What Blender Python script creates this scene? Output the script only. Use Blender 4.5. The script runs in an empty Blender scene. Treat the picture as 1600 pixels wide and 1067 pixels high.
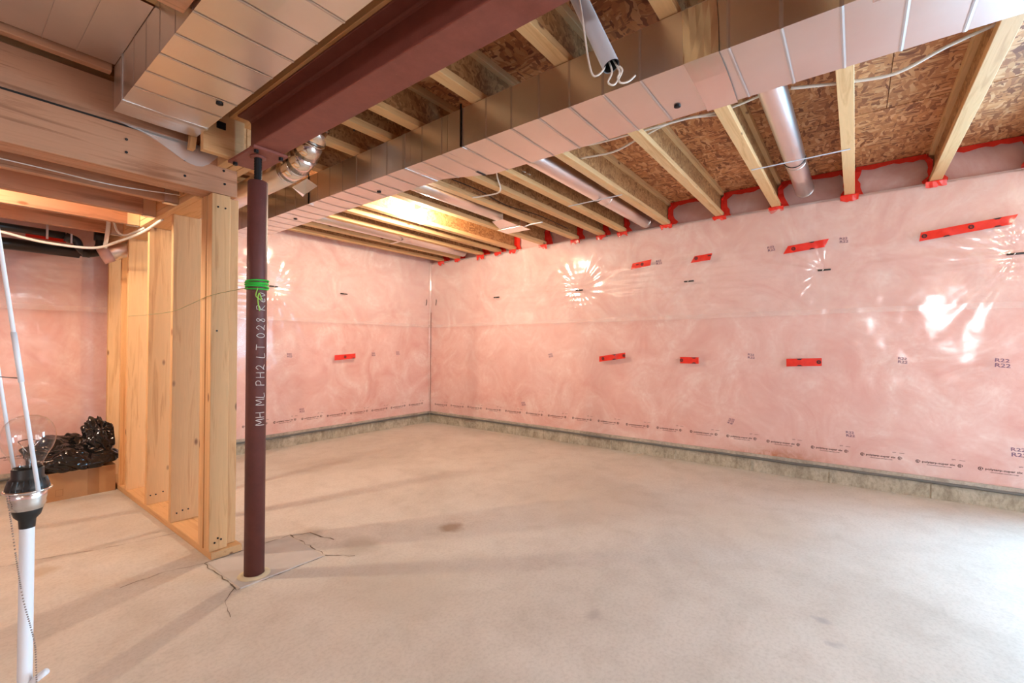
import bpy, bmesh, math, random
import numpy as np
from mathutils import Vector, Matrix
random.seed(7)
S = bpy.context.scene
COL = S.collection
# ------------------------------------------------------------------ camera
cam_d = bpy.data.cameras.new('camera'); cam = bpy.data.objects.new('camera', cam_d); COL.objects.link(cam)
F, YAW, PIT, ROL, EYE = 699.33, 0.65456, 0.01162, 0.002887, 1.12
fw = Vector((math.cos(YAW)*math.cos(PIT), math.sin(YAW)*math.cos(PIT), math.sin(PIT)))
rt = Vector((math.sin(YAW), -math.cos(YAW), 0)); up = rt.cross(fw)
r2 = rt*math.cos(ROL)+up*math.sin(ROL); u2 = -rt*math.sin(ROL)+up*math.cos(ROL)
cam.matrix_world = Matrix(((r2.x,u2.x,-fw.x,0),(r2.y,u2.y,-fw.y,0),(r2.z,u2.z,-fw.z,EYE),(0,0,0,1)))
cam_d.sensor_fit = 'HORIZONTAL'; cam_d.sensor_width = 36; cam_d.lens = F/1600*36
cam_d.clip_start = 0.02
S.camera = cam
# ------------------------------------------------------------------ world, daylight, exposure
W = bpy.data.worlds.new('world'); S.world = W; W.use_nodes = True
W.node_tree.nodes['Background'].inputs[0].default_value = (0.75, 0.85, 1.0, 1)
W.node_tree.nodes['Background'].inputs[1].default_value = 1.0
S.view_settings.view_transform = 'Standard'; S.view_settings.look = 'None'
S.view_settings.gamma = 1; S.view_settings.use_curve_mapping = False
S.view_settings.exposure = 0.29
WARM = (1.0, 0.86, 0.66)
BULB_W = 60.0
def area_light(name, loc, rot, sx, sy, power, color):
    d = bpy.data.lights.new(name, 'AREA'); d.shape = 'RECTANGLE'; d.size = sx; d.size_y = sy
    d.energy = power; d.color = color
    o = bpy.data.objects.new(name, d); COL.objects.link(o); o.location = loc; o.rotation_euler = rot
    return o
# daylight entering through the windows: behind the camera, left of the camera, and in the right wall beyond the frame
area_light('daylight', (2.3, -2.80, .95), (math.radians(90), 0, 0), 1.7, 1.5, 70, (0.85, 0.93, 1.0))
area_light('daylight', (-3.4, -1.20, 1.60), (math.radians(90), 0, math.radians(-90)), 0.8, 0.6, 75, (0.92, 0.95, 1.0))
area_light('daylight', (4.74, -1.80, 1.35), (math.radians(90), 0, math.radians(90)), 1.1, 1.6, 260, (0.31, 0.68, 1.0))

# ------------------------------------------------------------------ node helpers and materials
def mat(name):
    m = bpy.data.materials.new(name); m.use_nodes = True
    nt = m.node_tree; nt.nodes.clear()
    return m, nt, nt.nodes.new('ShaderNodeOutputMaterial')
def N(nt, t, **kw):
    n = nt.nodes.new(t)
    for k, v in kw.items():
        if k.startswith('i_'):
            key = k[2:]; key = int(key) if key.isdigit() else key.replace('_', ' ')
            n.inputs[key].default_value = v
        else: setattr(n, k, v)
    return n
def L(nt, a, b): nt.links.new(a, b)
def ramp(nt, fac, stops):
    r = N(nt, 'ShaderNodeValToRGB'); e = r.color_ramp.elements
    while len(e) < len(stops): e.new(0.5)
    for k, (p, c) in enumerate(stops):
        e[k].position = p; e[k].color = (*c, 1) if len(c) == 3 else c
    L(nt, fac, r.inputs[0]); return r.outputs[0]
def coords(nt, scale=(1,1,1), rnd=True, rot=(0,0,0)):
    tc = N(nt, 'ShaderNodeTexCoord'); mp = N(nt, 'ShaderNodeMapping')
    mp.inputs['Scale'].default_value = scale; mp.inputs['Rotation'].default_value = rot
    L(nt, tc.outputs['Object'], mp.inputs[0])
    if rnd:
        oi = N(nt, 'ShaderNodeObjectInfo'); mu = N(nt, 'ShaderNodeMath', operation='MULTIPLY', i_1=37.0)
        L(nt, oi.outputs['Random'], mu.inputs[0]); L(nt, mu.outputs[0], mp.inputs['Location'])
    return mp.outputs[0]
def noise(nt, vec, scale, detail=4, rough=.5, dist=0):
    n = N(nt, 'ShaderNodeTexNoise', i_Scale=scale, i_Detail=detail, i_Roughness=rough, i_Distortion=dist)
    L(nt, vec, n.inputs['Vector']); return n
def mixc(nt, fac, a, b, mode='MIX'):
    m = N(nt, 'ShaderNodeMix', data_type='RGBA', blend_type=mode)
    for s, v in ((m.inputs[0], fac), (m.inputs[6], a), (m.inputs[7], b)):
        if hasattr(v, 'is_linked'): L(nt, v, s)
        else: s.default_value = v if not isinstance(v, tuple) or len(v) == 4 else (*v, 1)
    return m.outputs[2]
def bump(nt, h, strength, dist):
    b = N(nt, 'ShaderNodeBump', i_Strength=strength, i_Distance=dist); L(nt, h, b.inputs['Height']); return b.outputs[0]
def principled(nt, out, color, rough=.6, metal=0, normal=None, **kw):
    p = N(nt, 'ShaderNodeBsdfPrincipled', i_Metallic=metal)
    if hasattr(color, 'is_linked'): L(nt, color, p.inputs['Base Color'])
    else: p.inputs['Base Color'].default_value = (*color, 1)
    if hasattr(rough, 'is_linked'): L(nt, rough, p.inputs['Roughness'])
    else: p.inputs['Roughness'].default_value = rough
    for k, v in kw.items(): p.inputs[k.replace('_', ' ')].default_value = v
    if normal: L(nt, normal, p.inputs['Normal'])
    L(nt, p.outputs[0], out.inputs[0]); return p
def plain(name, color, rough=.6, metal=0, vary=.06, **kw):
    m, nt, o = mat(name); v = coords(nt)
    n = noise(nt, v, 14, 4)
    c = mixc(nt, n.outputs[0], tuple(x*(1-vary) for x in color), tuple(min(1, x*(1+vary)) for x in color))
    principled(nt, o, c, rough, metal, **kw); return m
def wood(name, axis, light, dark):
    m, nt, o = mat(name); sc = [9, 9, 9]; sc[axis] = .55
    v = coords(nt, tuple(sc)); n = noise(nt, v, 3.2, 5, .6, .8)
    c = ramp(nt, n.outputs[0], [(.33, dark), (.48, light), (.62, tuple(.93*x for x in light)), (.8, tuple(min(1, 1.1*x) for x in light))])
    oi = N(nt, 'ShaderNodeObjectInfo')
    tint = ramp(nt, oi.outputs['Random'], [(0, (.86, .80, .74)), (.5, (1, 1, 1)), (1, (1.0, .92, .82))])
    c = mixc(nt, 1.0, c, tint, 'MULTIPLY')
    sk = [5, 5, 5]; sk[axis] = 2.3
    vk = coords(nt, tuple(sk)); vo = N(nt, 'ShaderNodeTexVoronoi', i_Scale=1.5); L(nt, vk, vo.inputs['Vector'])
    k = ramp(nt, vo.outputs['Distance'], [(.05, (1, 1, 1)), (.10, (0, 0, 0))])
    c = mixc(nt, k, c, (.22, .09, .035))
    principled(nt, o, c, .62, 0, bump(nt, n.outputs[0], .25, .003)); return m
def osb(name, cols, flip=False, grain=1.0):
    m, nt, o = mat(name)
    base = coords(nt, (1, 1, 1))
    nz = noise(nt, base, 5, 3); 
    off = N(nt, 'ShaderNodeVectorMath', operation='SCALE', i_Scale=.12); L(nt, nz.outputs['Color'], off.inputs[0])
    ad = N(nt, 'ShaderNodeVectorMath', operation='ADD'); L(nt, base, ad.inputs[0]); L(nt, off.outputs[0], ad.inputs[1])
    res = None; hs = None
    for k, (sc, rot) in enumerate((((55, 14, 30), (0, 0, .25)), ((60, 17, 34), (.3, .2, -.5)), ((14, 60, 30), (0, .2, .2)))):
        if flip: sc = (sc[1], sc[0], sc[2])
        mp = N(nt, 'ShaderNodeMapping'); mp.inputs['Scale'].default_value = tuple(x*grain for x in sc); mp.inputs['Rotation'].default_value = rot
        L(nt, ad.outputs[0], mp.inputs[0])
        vo = N(nt, 'ShaderNodeTexVoronoi', i_Scale=1.0, i_Randomness=1.0); L(nt, mp.outputs[0], vo.inputs['Vector'])
        sp = N(nt, 'ShaderNodeSeparateColor'); L(nt, vo.outputs['Color'], sp.inputs[0])
        c = ramp(nt, sp.outputs[0], cols)
        if res is None: res = c; hs = sp.outputs[0]
        else:
            th = N(nt, 'ShaderNodeMath', operation='GREATER_THAN', i_1=.55); L(nt, sp.outputs[1], th.inputs[0])
            res = mixc(nt, th.outputs[0], res, c)
    big = noise(nt, base, 2.5, 4)
    res = mixc(nt, .5, res, ramp(nt, big.outputs[0], [(.3, (.55, .5, .45)), (.7, (1, 1, 1))]), 'MULTIPLY')
    principled(nt, o, res, .6, 0, bump(nt, hs, .5, .002)); return m
WL, WD = (.76, .465, .225), (.60, .32, .13)
WOOD = [wood('lumber_grain_'+'xyz'[a], a, WL, WD) for a in range(3)]
OLDWOOD = [wood('weathered_lumber_'+'xyz'[a], a, (.53, .275, .16), (.34, .155, .08)) for a in range(3)]
FLANGE = wood('flange_lumber', 0, (.76, .50, .25), (.60, .35, .15))
OSB_C = osb('osb_subfloor', [(0, (.24, .075, .026)), (.35, (.55, .225, .085)), (.7, (.72, .34, .135)), (1, (.85, .52, .27))])
OSB_W = osb('osb_web', [(0, (.29, .13, .045)), (.4, (.47, .24, .09)), (1, (.62, .36, .16))], grain=1.6)

def metal(name, base, rough, bmp=.15):
    m, nt, o = mat(name); v = coords(nt); n = noise(nt, v, 3.5, 5, .6)
    n2 = noise(nt, v, 1.3, 2)
    c = mixc(nt, n.outputs[0], tuple(.86*x for x in base), base)
    r = N(nt, 'ShaderNodeMapRange', i_3=rough*.8, i_4=rough*1.25); L(nt, n.outputs[0], r.inputs[0])
    principled(nt, o, c, r.outputs[0], 1.0, bump(nt, n2.outputs[0], bmp, .02)); return m
GALV = metal('galvanised_steel', (.90, .86, .83), .33)
GALVR = metal('galvanised_fold', (.72, .68, .66), .5, .05)
SHINY = metal('bright_foil', (.92, .90, .88), .16, .5)
def steel_paint(name, a, b, spec):
    m, nt, o = mat(name); v = coords(nt); n = noise(nt, v, 16, 7, .72); n2 = noise(nt, v, 60, 3, .7)
    c = mixc(nt, n.outputs[0], a, b)
    c = mixc(nt, ramp(nt, n2.outputs[0], [(.70, (0, 0, 0)), (.78, (1, 1, 1))]), c, spec)
    principled(nt, o, c, .55, 0, bump(nt, n.outputs[0], .2, .003)); return m
BEAM = steel_paint('red_oxide_primer', (.15, .038, .027), (.33, .095, .066), (.46, .24, .20))
POST = steel_paint('maroon_primer', (.085, .024, .021), (.17, .048, .040), (.30, .16, .15))
BLACK = plain('black_plastic', (.016, .015, .014), .4)
BLACKSTEEL = plain('black_steel', (.02, .02, .022), .45, .6)
WHITEP = plain('white_plastic', (.82, .84, .88), .35)
CABLE = plain('white_cable_jacket', (.80, .75, .68), .45)
PVC = plain('grey_white_pvc', (.60, .66, .74), .4)
ABS = plain('black_abs', (.018, .017, .016), .32)
CHALK = plain('white_paint_marker', (.75, .70, .66), .8)
GREEN = plain('green_string', (.03, .52, .05), .7)
OLIVE = plain('olive_string', (.30, .27, .10), .8)
INK = plain('dark_ink', (.035, .012, .014), .7)
STAMP = plain('purple_stamp_ink', (.20, .11, .17), .7)
GASKET = plain('grey_sealant', (.13, .13, .125), .5)
CARD = plain('cardboard', (.47, .26, .12), .75, vary=.1)
CARDD = plain('cardboard_tape', (.36, .18, .075), .45)
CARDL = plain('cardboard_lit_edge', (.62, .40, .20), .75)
CERAM = plain('white_porcelain', (.85, .83, .78), .25)
CHROME = plain('steel_trim', (.78, .77, .75), .22, 1.0)

def red_tape():
    m, nt, o = mat('red_sheathing_tape'); v = coords(nt); n = noise(nt, v, 25, 4)
    c = mixc(nt, n.outputs[0], (.62, .018, .012), (.86, .05, .028))
    p = principled(nt, o, c, .22, 0, bump(nt, n.outputs[0], .3, .004)); return m
TAPE = red_tape()
def bag():
    m, nt, o = mat('black_bin_liner'); v = coords(nt); n = noise(nt, v, 9, 1.5, .5, 1.4)
    principled(nt, o, (.013, .011, .010), .14, 0, bump(nt, n.outputs[0], .9, .03)); return m
BAG = bag()
def insulation():
    m, nt, o = mat('pink_fibreglass'); v = coords(nt, rnd=False)
    a = noise(nt, v, 2.2, 7, .62, 1.6); b = noise(nt, v, 11, 6, .65, 2.2); c3 = noise(nt, v, .8, 3)
    c = ramp(nt, a.outputs[0], [(.34, (.72, .36, .315)), (.47, (.79, .485, .44)), (.55, (.83, .57, .53)), (.66, (.90, .74, .70))])
    c = mixc(nt, ramp(nt, b.outputs[0], [(.35, (.55, .55, .55)), (.7, (0, 0, 0))]), c, (.73, .39, .345))
    c = mixc(nt, ramp(nt, c3.outputs[0], [(.4, (0, 0, 0)), (.75, (.4, .4, .4))]), c, (.85, .64, .62))
    # rusty water stain low on the right wall
    tc = N(nt, 'ShaderNodeTexCoord'); sx = N(nt, 'ShaderNodeMapping'); sx.inputs['Scale'].default_value = (1, .30, 1.25); L(nt, tc.outputs['Object'], sx.inputs[0])
    dd = N(nt, 'ShaderNodeVectorMath', operation='DISTANCE'); L(nt, sx.outputs[0], dd.inputs[0]); dd.inputs[1].default_value = (4.585, .55*.30, .15*1.25)
    k = N(nt, 'ShaderNodeMapRange', i_1=.16, i_2=.02, i_3=0, i_4=1.0); L(nt, dd.outputs['Value'], k.inputs[0])
    k2 = N(nt, 'ShaderNodeMath', operation='MULTIPLY'); L(nt, k.outputs[0], k2.inputs[0]); L(nt, ramp(nt, b.outputs[0], [(.35, (.25, .25, .25)), (.6, (1, 1, 1))]), k2.inputs[1])
    c = mixc(nt, k2.outputs[0], c, (.50, .17, .07))
    principled(nt, o, c, .95, 0, bump(nt, b.outputs[0], .35, .006)); return m
INSUL = insulation()
def schlick(nt, normal=None, f0=.045):
    g = N(nt, 'ShaderNodeNewGeometry'); d = N(nt, 'ShaderNodeVectorMath', operation='DOT_PRODUCT')
    L(nt, g.outputs['Incoming'], d.inputs[0]); L(nt, normal if normal else g.outputs['Normal'], d.inputs[1])
    a = N(nt, 'ShaderNodeMath', operation='ABSOLUTE'); L(nt, d.outputs['Value'], a.inputs[0])
    b = N(nt, 'ShaderNodeMath', operation='SUBTRACT', i_0=1.0, use_clamp=True); L(nt, a.outputs[0], b.inputs[1])
    c = N(nt, 'ShaderNodeMath', operation='POWER', i_1=5.0); L(nt, b.outputs[0], c.inputs[0])
    e = N(nt, 'ShaderNodeMath', operation='MULTIPLY_ADD', i_1=1-f0, i_2=f0); L(nt, c.outputs[0], e.inputs[0]); return e.outputs[0]
def film(name, haze, rough, tint=(1, .965, .95)):
    m, nt, o = mat(name); v = coords(nt, rnd=False)
    n1 = noise(nt, v, 2.5, 2, .5, .2); n2 = noise(nt, v, 14, 2, .5, .2)
    h = N(nt, 'ShaderNodeMath', operation='MULTIPLY_ADD', i_1=.18); L(nt, n2.outputs[0], h.inputs[0]); L(nt, n1.outputs[0], h.inputs[2])
    nb = bump(nt, h.outputs[0], .35, .010)
    tr = N(nt, 'ShaderNodeBsdfTransparent', i_Color=(.985, .975, .97, 1)); df = N(nt, 'ShaderNodeBsdfDiffuse', i_Color=(*tint, 1))
    gl = N(nt, 'ShaderNodeBsdfGlossy', i_Roughness=rough, i_Color=(1, 1, 1, 1)); L(nt, nb, gl.inputs['Normal'])
    hz = N(nt, 'ShaderNodeMapRange', i_1=.3, i_2=.75, i_3=haze*.8, i_4=haze*1.25); L(nt, n1.outputs[0], hz.inputs[0])
    m1 = N(nt, 'ShaderNodeMixShader'); L(nt, hz.outputs[0], m1.inputs[0]); L(nt, tr.outputs[0], m1.inputs[1]); L(nt, df.outputs[0], m1.inputs[2])
    m2 = N(nt, 'ShaderNodeMixShader'); L(nt, schlick(nt, nb, .055), m2.inputs[0]); L(nt, m1.outputs[0], m2.inputs[1]); L(nt, gl.outputs[0], m2.inputs[2])
    L(nt, m2.outputs[0], o.inputs[0]); return m
FILM_LO = film('poly_film', .10, .16)
FILM_UP = film('poly_film_double', .20, .14)
FILM_SCRAP = film('poly_film_scrap', .30, .2)
def thin_glass():
    m, nt, o = mat('clear_bulb_glass')
    tr = N(nt, 'ShaderNodeBsdfTransparent', i_Color=(.97, .96, .95, 1)); gl = N(nt, 'ShaderNodeBsdfGlossy', i_Roughness=.02)
    m2 = N(nt, 'ShaderNodeMixShader')
    L(nt, schlick(nt, None, .06), m2.inputs[0]); L(nt, tr.outputs[0], m2.inputs[1]); L(nt, gl.outputs[0], m2.inputs[2]); L(nt, m2.outputs[0], o.inputs[0]); return m
GLASS = thin_glass()
def lit(strength):
    m, nt, o = mat('lit_bulb_glass'); e = N(nt, 'ShaderNodeEmission', i_Strength=strength, i_Color=(*WARM, 1)); L(nt, e.outputs[0], o.inputs[0]); return m
def concrete_floor():
    m, nt, o = mat('concrete_slab'); v = coords(nt, rnd=False)
    a = noise(nt, v, .9, 6, .6, .6); b = noise(nt, v, 6, 6, .65, .4); f = noise(nt, v, 70, 3, .6)
    c = ramp(nt, a.outputs[0], [(.3, (.52, .465, .405)), (.5, (.61, .56, .50)), (.7, (.67, .62, .56))])
    c = mixc(nt, .55, c, ramp(nt, b.outputs[0], [(.3, (.80, .77, .74)), (.55, (1, 1, 1)), (.8, (.93, .90, .86))]), 'MULTIPLY')
    c = mixc(nt, .35, c, ramp(nt, f.outputs[0], [(.35, (.72, .70, .68)), (.55, (1, 1, 1))]), 'MULTIPLY')
    tc = N(nt, 'ShaderNodeTexCoord')
    nd = N(nt, 'ShaderNodeVectorMath', operation='SCALE', i_Scale=.12); L(nt, noise(nt, v, 9, 4).outputs['Color'], nd.inputs[0])
    av = N(nt, 'ShaderNodeVectorMath', operation='ADD'); L(nt, tc.outputs['Object'], av.inputs[0]); L(nt, nd.outputs[0], av.inputs[1])
    for (x, y, r, col, s) in ((1.985, 1.985, .085, (.30, .20, .13), .85), (1.70, .88, .045, (.36, .31, .28), .55), (1.48, 2.22, .13, (.36, .31, .25), .6),
                              (1.40, 2.60, .09, (.33, .28, .22), .55), (2.9, 1.5, .55, (.52, .40, .28), .35), (3.2, .6, .45, (.53, .41, .29), .3), (1.35, 1.7, .3, (.44, .38, .31), .4),
                              (2.25, .12, .035, (.33, .31, .31), .6), (2.1, .06, .03, (.35, .33, .33), .5), (.35, 3.2, .07, (.42, .29, .16), .5)):
        d = N(nt, 'ShaderNodeVectorMath', operation='DISTANCE'); L(nt, av.outputs[0], d.inputs[0]); d.inputs[1].default_value = (x+.06, y+.06, .06)
        k = N(nt, 'ShaderNodeMapRange', i_1=r*1.15, i_2=r*.45, i_3=0, i_4=s); L(nt, d.outputs['Value'], k.inputs[0])
        c = mixc(nt, k.outputs[0], c, col)
    principled(nt, o, c, .62, 0, bump(nt, b.outputs[0], .25, .006)); return m
SLAB = concrete_floor()
def concrete_curb():
    m, nt, o = mat('foundation_concrete'); v = coords(nt, (1, 1, .6), rnd=False)
    b = noise(nt, v, 7, 6, .7, .5); f = noise(nt, v, 45, 4, .7)
    c = ramp(nt, b.outputs[0], [(.3, (.25, .215, .16)), (.5, (.43, .39, .31)), (.7, (.56, .52, .43))])
    c = mixc(nt, .5, c, ramp(nt, f.outputs[0], [(.35, (.5, .48, .45)), (.55, (1, 1, 1))]), 'MULTIPLY')
    principled(nt, o, c, .85, 0, bump(nt, b.outputs[0], .5, .008)); return m
CURB = concrete_curb()
PATCH = plain('grout_patch', (.52, .48, .45), .7, vary=.10)
CRACK = plain('crack_dirt', (.17, .13, .095), .9, vary=.4)
DUSTW = plain('grout_residue', (.62, .53, .36), .9)

# ------------------------------------------------------------------ object helpers (world-space vertices in, one mesh object out)
def tag(o, label=None, cat=None, group=None, kind=None):
    for k, v in (('label', label), ('category', cat), ('group', group), ('kind', kind)):
        if v: o[k] = v
    return o
def thing(name, loc, label, cat, group=None):
    o = bpy.data.objects.new(name, None); COL.objects.link(o); o.location = loc; o.empty_display_size = .05
    return tag(o, label, cat, group)
def wloc(p):
    v = Vector((0, 0, 0))
    while p is not None: v = v+p.location; p = p.parent
    return v
def part(name, verts, faces, m, parent=None, origin=None, smooth=False):
    verts = np.asarray(verts, float)
    if origin is None: origin = (verts.min(0)+verts.max(0))/2
    origin = np.asarray(origin, float)
    me = bpy.data.meshes.new(name); me.from_pydata((verts-origin).tolist(), [], faces); me.materials.append(m)
    if smooth: me.polygons.foreach_set('use_smooth', [True]*len(me.polygons))
    me.update()
    o = bpy.data.objects.new(name, me); COL.objects.link(o)
    o.location = Vector(origin)-wloc(parent); o.parent = parent
    return o
CUBE = [(0, 3, 2, 1), (4, 5, 6, 7), (0, 1, 5, 4), (1, 2, 6, 5), (2, 3, 7, 6), (3, 0, 4, 7)]
def boxv(x0, x1, y0, y1, z0, z1):
    return [(x0, y0, z0), (x1, y0, z0), (x1, y1, z0), (x0, y1, z0), (x0, y0, z1), (x1, y0, z1), (x1, y1, z1), (x0, y1, z1)]
def join(*ms):
    V, Fc = [], []
    for v, f in ms:
        k = len(V); V += [tuple(p) for p in v]; Fc += [tuple(i+k for i in q) for q in f]
    return V, Fc
def bevel(v, f, w):
    bm = bmesh.new(); vs = [bm.verts.new(p) for p in v]
    for q in f: bm.faces.new([vs[i] for i in q])
    bmesh.ops.bevel(bm, geom=bm.edges[:], offset=w, segments=1, affect='EDGES')
    bm.verts.index_update()
    V = [tuple(p.co) for p in bm.verts]; Fc = [tuple(p.index for p in q.verts) for q in bm.faces]; bm.free(); return V, Fc
def box(name, b, m, parent=None, bev=.0):
    v, f = boxv(*b), CUBE
    if bev: v, f = bevel(v, f, bev)
    return part(name, v, f, m, parent)
def spline(pts, n=8):
    P = [np.array(p, float) for p in pts]
    if len(P) == 2: return [P[0]+(P[1]-P[0])*t for t in np.linspace(0, 1, n+1)]
    Q = [2*P[0]-P[1]]+P+[2*P[-1]-P[-2]]; out = []
    for i in range(1, len(Q)-2):
        a, b, c, d = Q[i-1:i+3]
        for t in np.linspace(0, 1, n, endpoint=False):
            out.append(.5*(2*b+(c-a)*t+(2*a-5*b+4*c-d)*t*t+(3*b-a-3*c+d)*t**3))
    return out+[P[-1]]
def tubev(pts, r, seg=10, caps=True):
    P = [np.array(p, float) for p in pts]; rs = r if hasattr(r, '__len__') else [r]*len(P)
    V, Fc = [], []; t0 = P[1]-P[0]; t0 /= np.linalg.norm(t0)
    u = np.cross(t0, (0, 0, 1)); u = np.cross(t0, (1, 0, 0)) if np.linalg.norm(u) < 1e-3 else u; u /= np.linalg.norm(u)
    for i, p in enumerate(P):
        t = P[min(i+1, len(P)-1)]-P[max(i-1, 0)]; t /= max(np.linalg.norm(t), 1e-9)
        u = u-t*(u@t); u /= np.linalg.norm(u); w = np.cross(t, u)
        for k in range(seg):
            a = 2*math.pi*k/seg; V.append(tuple(p+rs[i]*(math.cos(a)*u+math.sin(a)*w)))
    for i in range(len(P)-1):
        for k in range(seg):
            k2 = (k+1) % seg; Fc.append((i*seg+k, i*seg+k2, (i+1)*seg+k2, (i+1)*seg+k))
    if caps: Fc.append(tuple(range(seg-1, -1, -1))); Fc.append(tuple((len(P)-1)*seg+k for k in range(seg)))
    return V, Fc
def tube(name, pts, r, m, parent=None, seg=10, smooth=True, n=8, caps=True, straight=False):
    v, f = tubev(pts if straight else spline(pts, n), r, seg, caps); return part(name, v, f, m, parent, smooth=smooth)
def lathev(prof, c, seg=32):
    V, Fc = [], []
    for r, z in prof:
        for k in range(seg):
            a = 2*math.pi*k/seg; V.append((c[0]+r*math.cos(a), c[1]+r*math.sin(a), c[2]+z))
    for i in range(len(prof)-1):
        for k in range(seg):
            k2 = (k+1) % seg; Fc.append((i*seg+k, i*seg+k2, (i+1)*seg+k2, (i+1)*seg+k))
    return V, Fc
def lathe(name, prof, c, m, parent=None, seg=32, smooth=True):
    v, f = lathev(prof, c, seg); return part(name, v, f, m, parent, smooth=smooth)
def ordinal(n): return ['first', 'second', 'third', 'fourth', 'fifth', 'sixth', 'seventh', 'eighth', 'ninth', 'tenth', 'eleventh', 'twelfth', 'thirteenth', 'fourteenth', 'fifteenth', 'sixteenth', 'seventeenth', 'eighteenth', 'nineteenth', 'twentieth'][n]

# ------------------------------------------------------------------ room dimensions
U, V = 4.55, 5.03            # pink wall on the right, pink wall at the back
XL, YF = -3.2, -2.6          # walls behind the photographer
JB, JT = 2.36, 2.60          # joist undersides, subfloor underside
RNG = np.random.RandomState(5)
LAT = RNG.rand(4, 256, 256)
def vnoise(x, y, k=0):
    x = np.asarray(x, float)+50; y = np.asarray(y, float)+50
    xi = np.floor(x).astype(int); yi = np.floor(y).astype(int); fx = x-xi; fy = y-yi
    fx = fx*fx*(3-2*fx); fy = fy*fy*(3-2*fy); T = LAT[k]; g = lambda a, b: T[a % 256, b % 256]
    return (g(xi, yi)*(1-fx)+g(xi+1, yi)*fx)*(1-fy)+(g(xi, yi+1)*(1-fx)+g(xi+1, yi+1)*fx)*fy-.5
PINS_R = [3.74, 2.51, 1.295, .204, -.878, -1.97]
PINS_B = [2.279, 3.124, .32, -.8]
ZP = 1.768
def film_d(s, z, wall):
    """how far the film stands out from its nominal plane towards the room"""
    s = np.asarray(s, float); z = np.asarray(z, float); o = 0 if wall == 'r' else 31.7
    d = .016*vnoise(s*1.6+o, z*1.9, 0)+.007*vnoise(s*5+o, z*3.2, 1)+.0022*vnoise(s*16+o, z*12, 2)
    band = np.exp(-((z-ZP)/.22)**2)
    d += .0028*band*np.sin((z-ZP)*95+5*vnoise(s*1.1+o, z*2, 3))*(vnoise(s*1.8+o, z*.5, 2)+.5)
    d += .0022*np.exp(-((z-1.30)/.10)**2)*np.sin(s*42+9*z)*np.clip(vnoise(s*1.1+o+3.3, z*0, 1)*3, 0, 1)
    for i, p in enumerate(PINS_R if wall == 'r' else PINS_B):
        r = np.hypot(s-p, z-ZP)+1e-4; th = np.arctan2(z-ZP, s-p)
        d -= .016*np.exp(-(r/.14)**2)
        d += (.0030 if wall == 'r' else .0026)*np.clip(2.6*vnoise(2.2*np.cos(th)+7*i, 2.2*np.sin(th), 2)+.55, 0, 1)*(r/.1)*np.exp(-r/.20)*np.sin(19*th+i*1.7+3*vnoise(s*3+o, z*3, 3))
    if wall == 'b':   # slack, sagging folds in the bay beyond the stud wall
        w = np.clip((1.25-s)/.3, 0, 1)
        d += w*(.011*np.sin(11*(z+.35*s)+5*vnoise(s*2, z*2, 2))*np.exp(-((z-.72)/.3)**2)+.012*vnoise(s*4, z*7, 3))
    low = np.exp(-((z-.14)/.05)**2); d -= .004*low
    return d
def strip(i, wall, s, z, off=0.):
    d = film_d(s, z, wall)+off
    return np.stack([U-.012-d, s, z], -1) if wall == 'r' else np.stack([s, V-.012-d, z], -1)
def gridf(ns, nz): return [(i*nz+j, (i+1)*nz+j, (i+1)*nz+j+1, i*nz+j+1) for i in range(ns-1) for j in range(nz-1)]
def film_sheet(name, wall, s0, s1, z0, z1, off, m, parent, step=.016, edge=None):
    ss = np.linspace(s0, s1, int((s1-s0)/step)); zz = np.linspace(z0, z1, int((z1-z0)/step))
    A, B = np.meshgrid(ss, zz, indexing='ij')
    if edge:
        t = (B-z0)/(z1-z0); B = B+(1-t)*edge*vnoise(A*2.5, A*0, 1)
    P = strip(0, wall, A, B, off).reshape(-1, 3); Fc = gridf(len(ss), len(zz))
    if wall == 'r': Fc = [q[::-1] for q in Fc]
    return part(name, P, Fc, m, parent, smooth=True)
def tag_struct(o): o['kind'] = 'structure'; return o

# ------------------------------------------------------------------ floor
floor = tag_struct(part('floor', boxv(XL, U+.1, YF, V+.1, -.12, 0), CUBE, SLAB, origin=(0, 0, 0)))
def jag(pts, w, z, seed, step=.03):
    r = random.Random(seed); out = []
    for a, b in zip(pts[:-1], pts[1:]):
        n = max(2, int(math.dist(a, b)/step))
        for k in range(n):
            t = k/n; out.append((a[0]+(b[0]-a[0])*t+r.uniform(-.008, .008), a[1]+(b[1]-a[1])*t+r.uniform(-.008, .008)))
    out.append(pts[-1]); V_, F_ = [], []
    for k, p in enumerate(out):
        q = out[min(k+1, len(out)-1)]; o = out[max(k-1, 0)]; dx, dy = q[0]-o[0], q[1]-o[1]; l = math.hypot(dx, dy) or 1
        ww = w*.5*r.uniform(.15, 1.2)
        V_ += [(p[0]-dy/l*ww, p[1]+dx/l*ww, z), (p[0]+dy/l*ww, p[1]-dx/l*ww, z)]
    F_ = [(2*k, 2*k+1, 2*k+3, 2*k+2) for k in range(len(out)-1)]
    return V_, F_
v, f = bevel(boxv(.885, 1.30, 2.255, 2.655, -.02, .004), CUBE, .003); part('grout_patch', v, f, PATCH, floor)
for k, (pts, w) in enumerate((([(.875, 2.665), (1.315, 2.66), (1.31, 2.25), (.87, 2.255), (.875, 2.665)], .007),
                              ([(1.31, 2.25), (1.40, 2.13)], .008), ([(.87, 2.28), (.80, 2.20), (.77, 2.05)], .005), ([(.875, 2.665), (.72, 2.72), (.55, 2.70)], .004),
                              ([(1.315, 2.66), (1.40, 2.60), (1.44, 2.40)], .010), ([(.905, 3.22), (.60, 3.30), (.2, 3.45), (-.4, 3.4)], .004))):
    v, f = jag(pts, w, .0012, k); part('crack', v, f, CRACK, floor)
lathe('grout_ring', [(.046, .012), (.058, .011), (.072, .005)], (.981, 2.338, 0), DUSTW, floor, 20)

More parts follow.
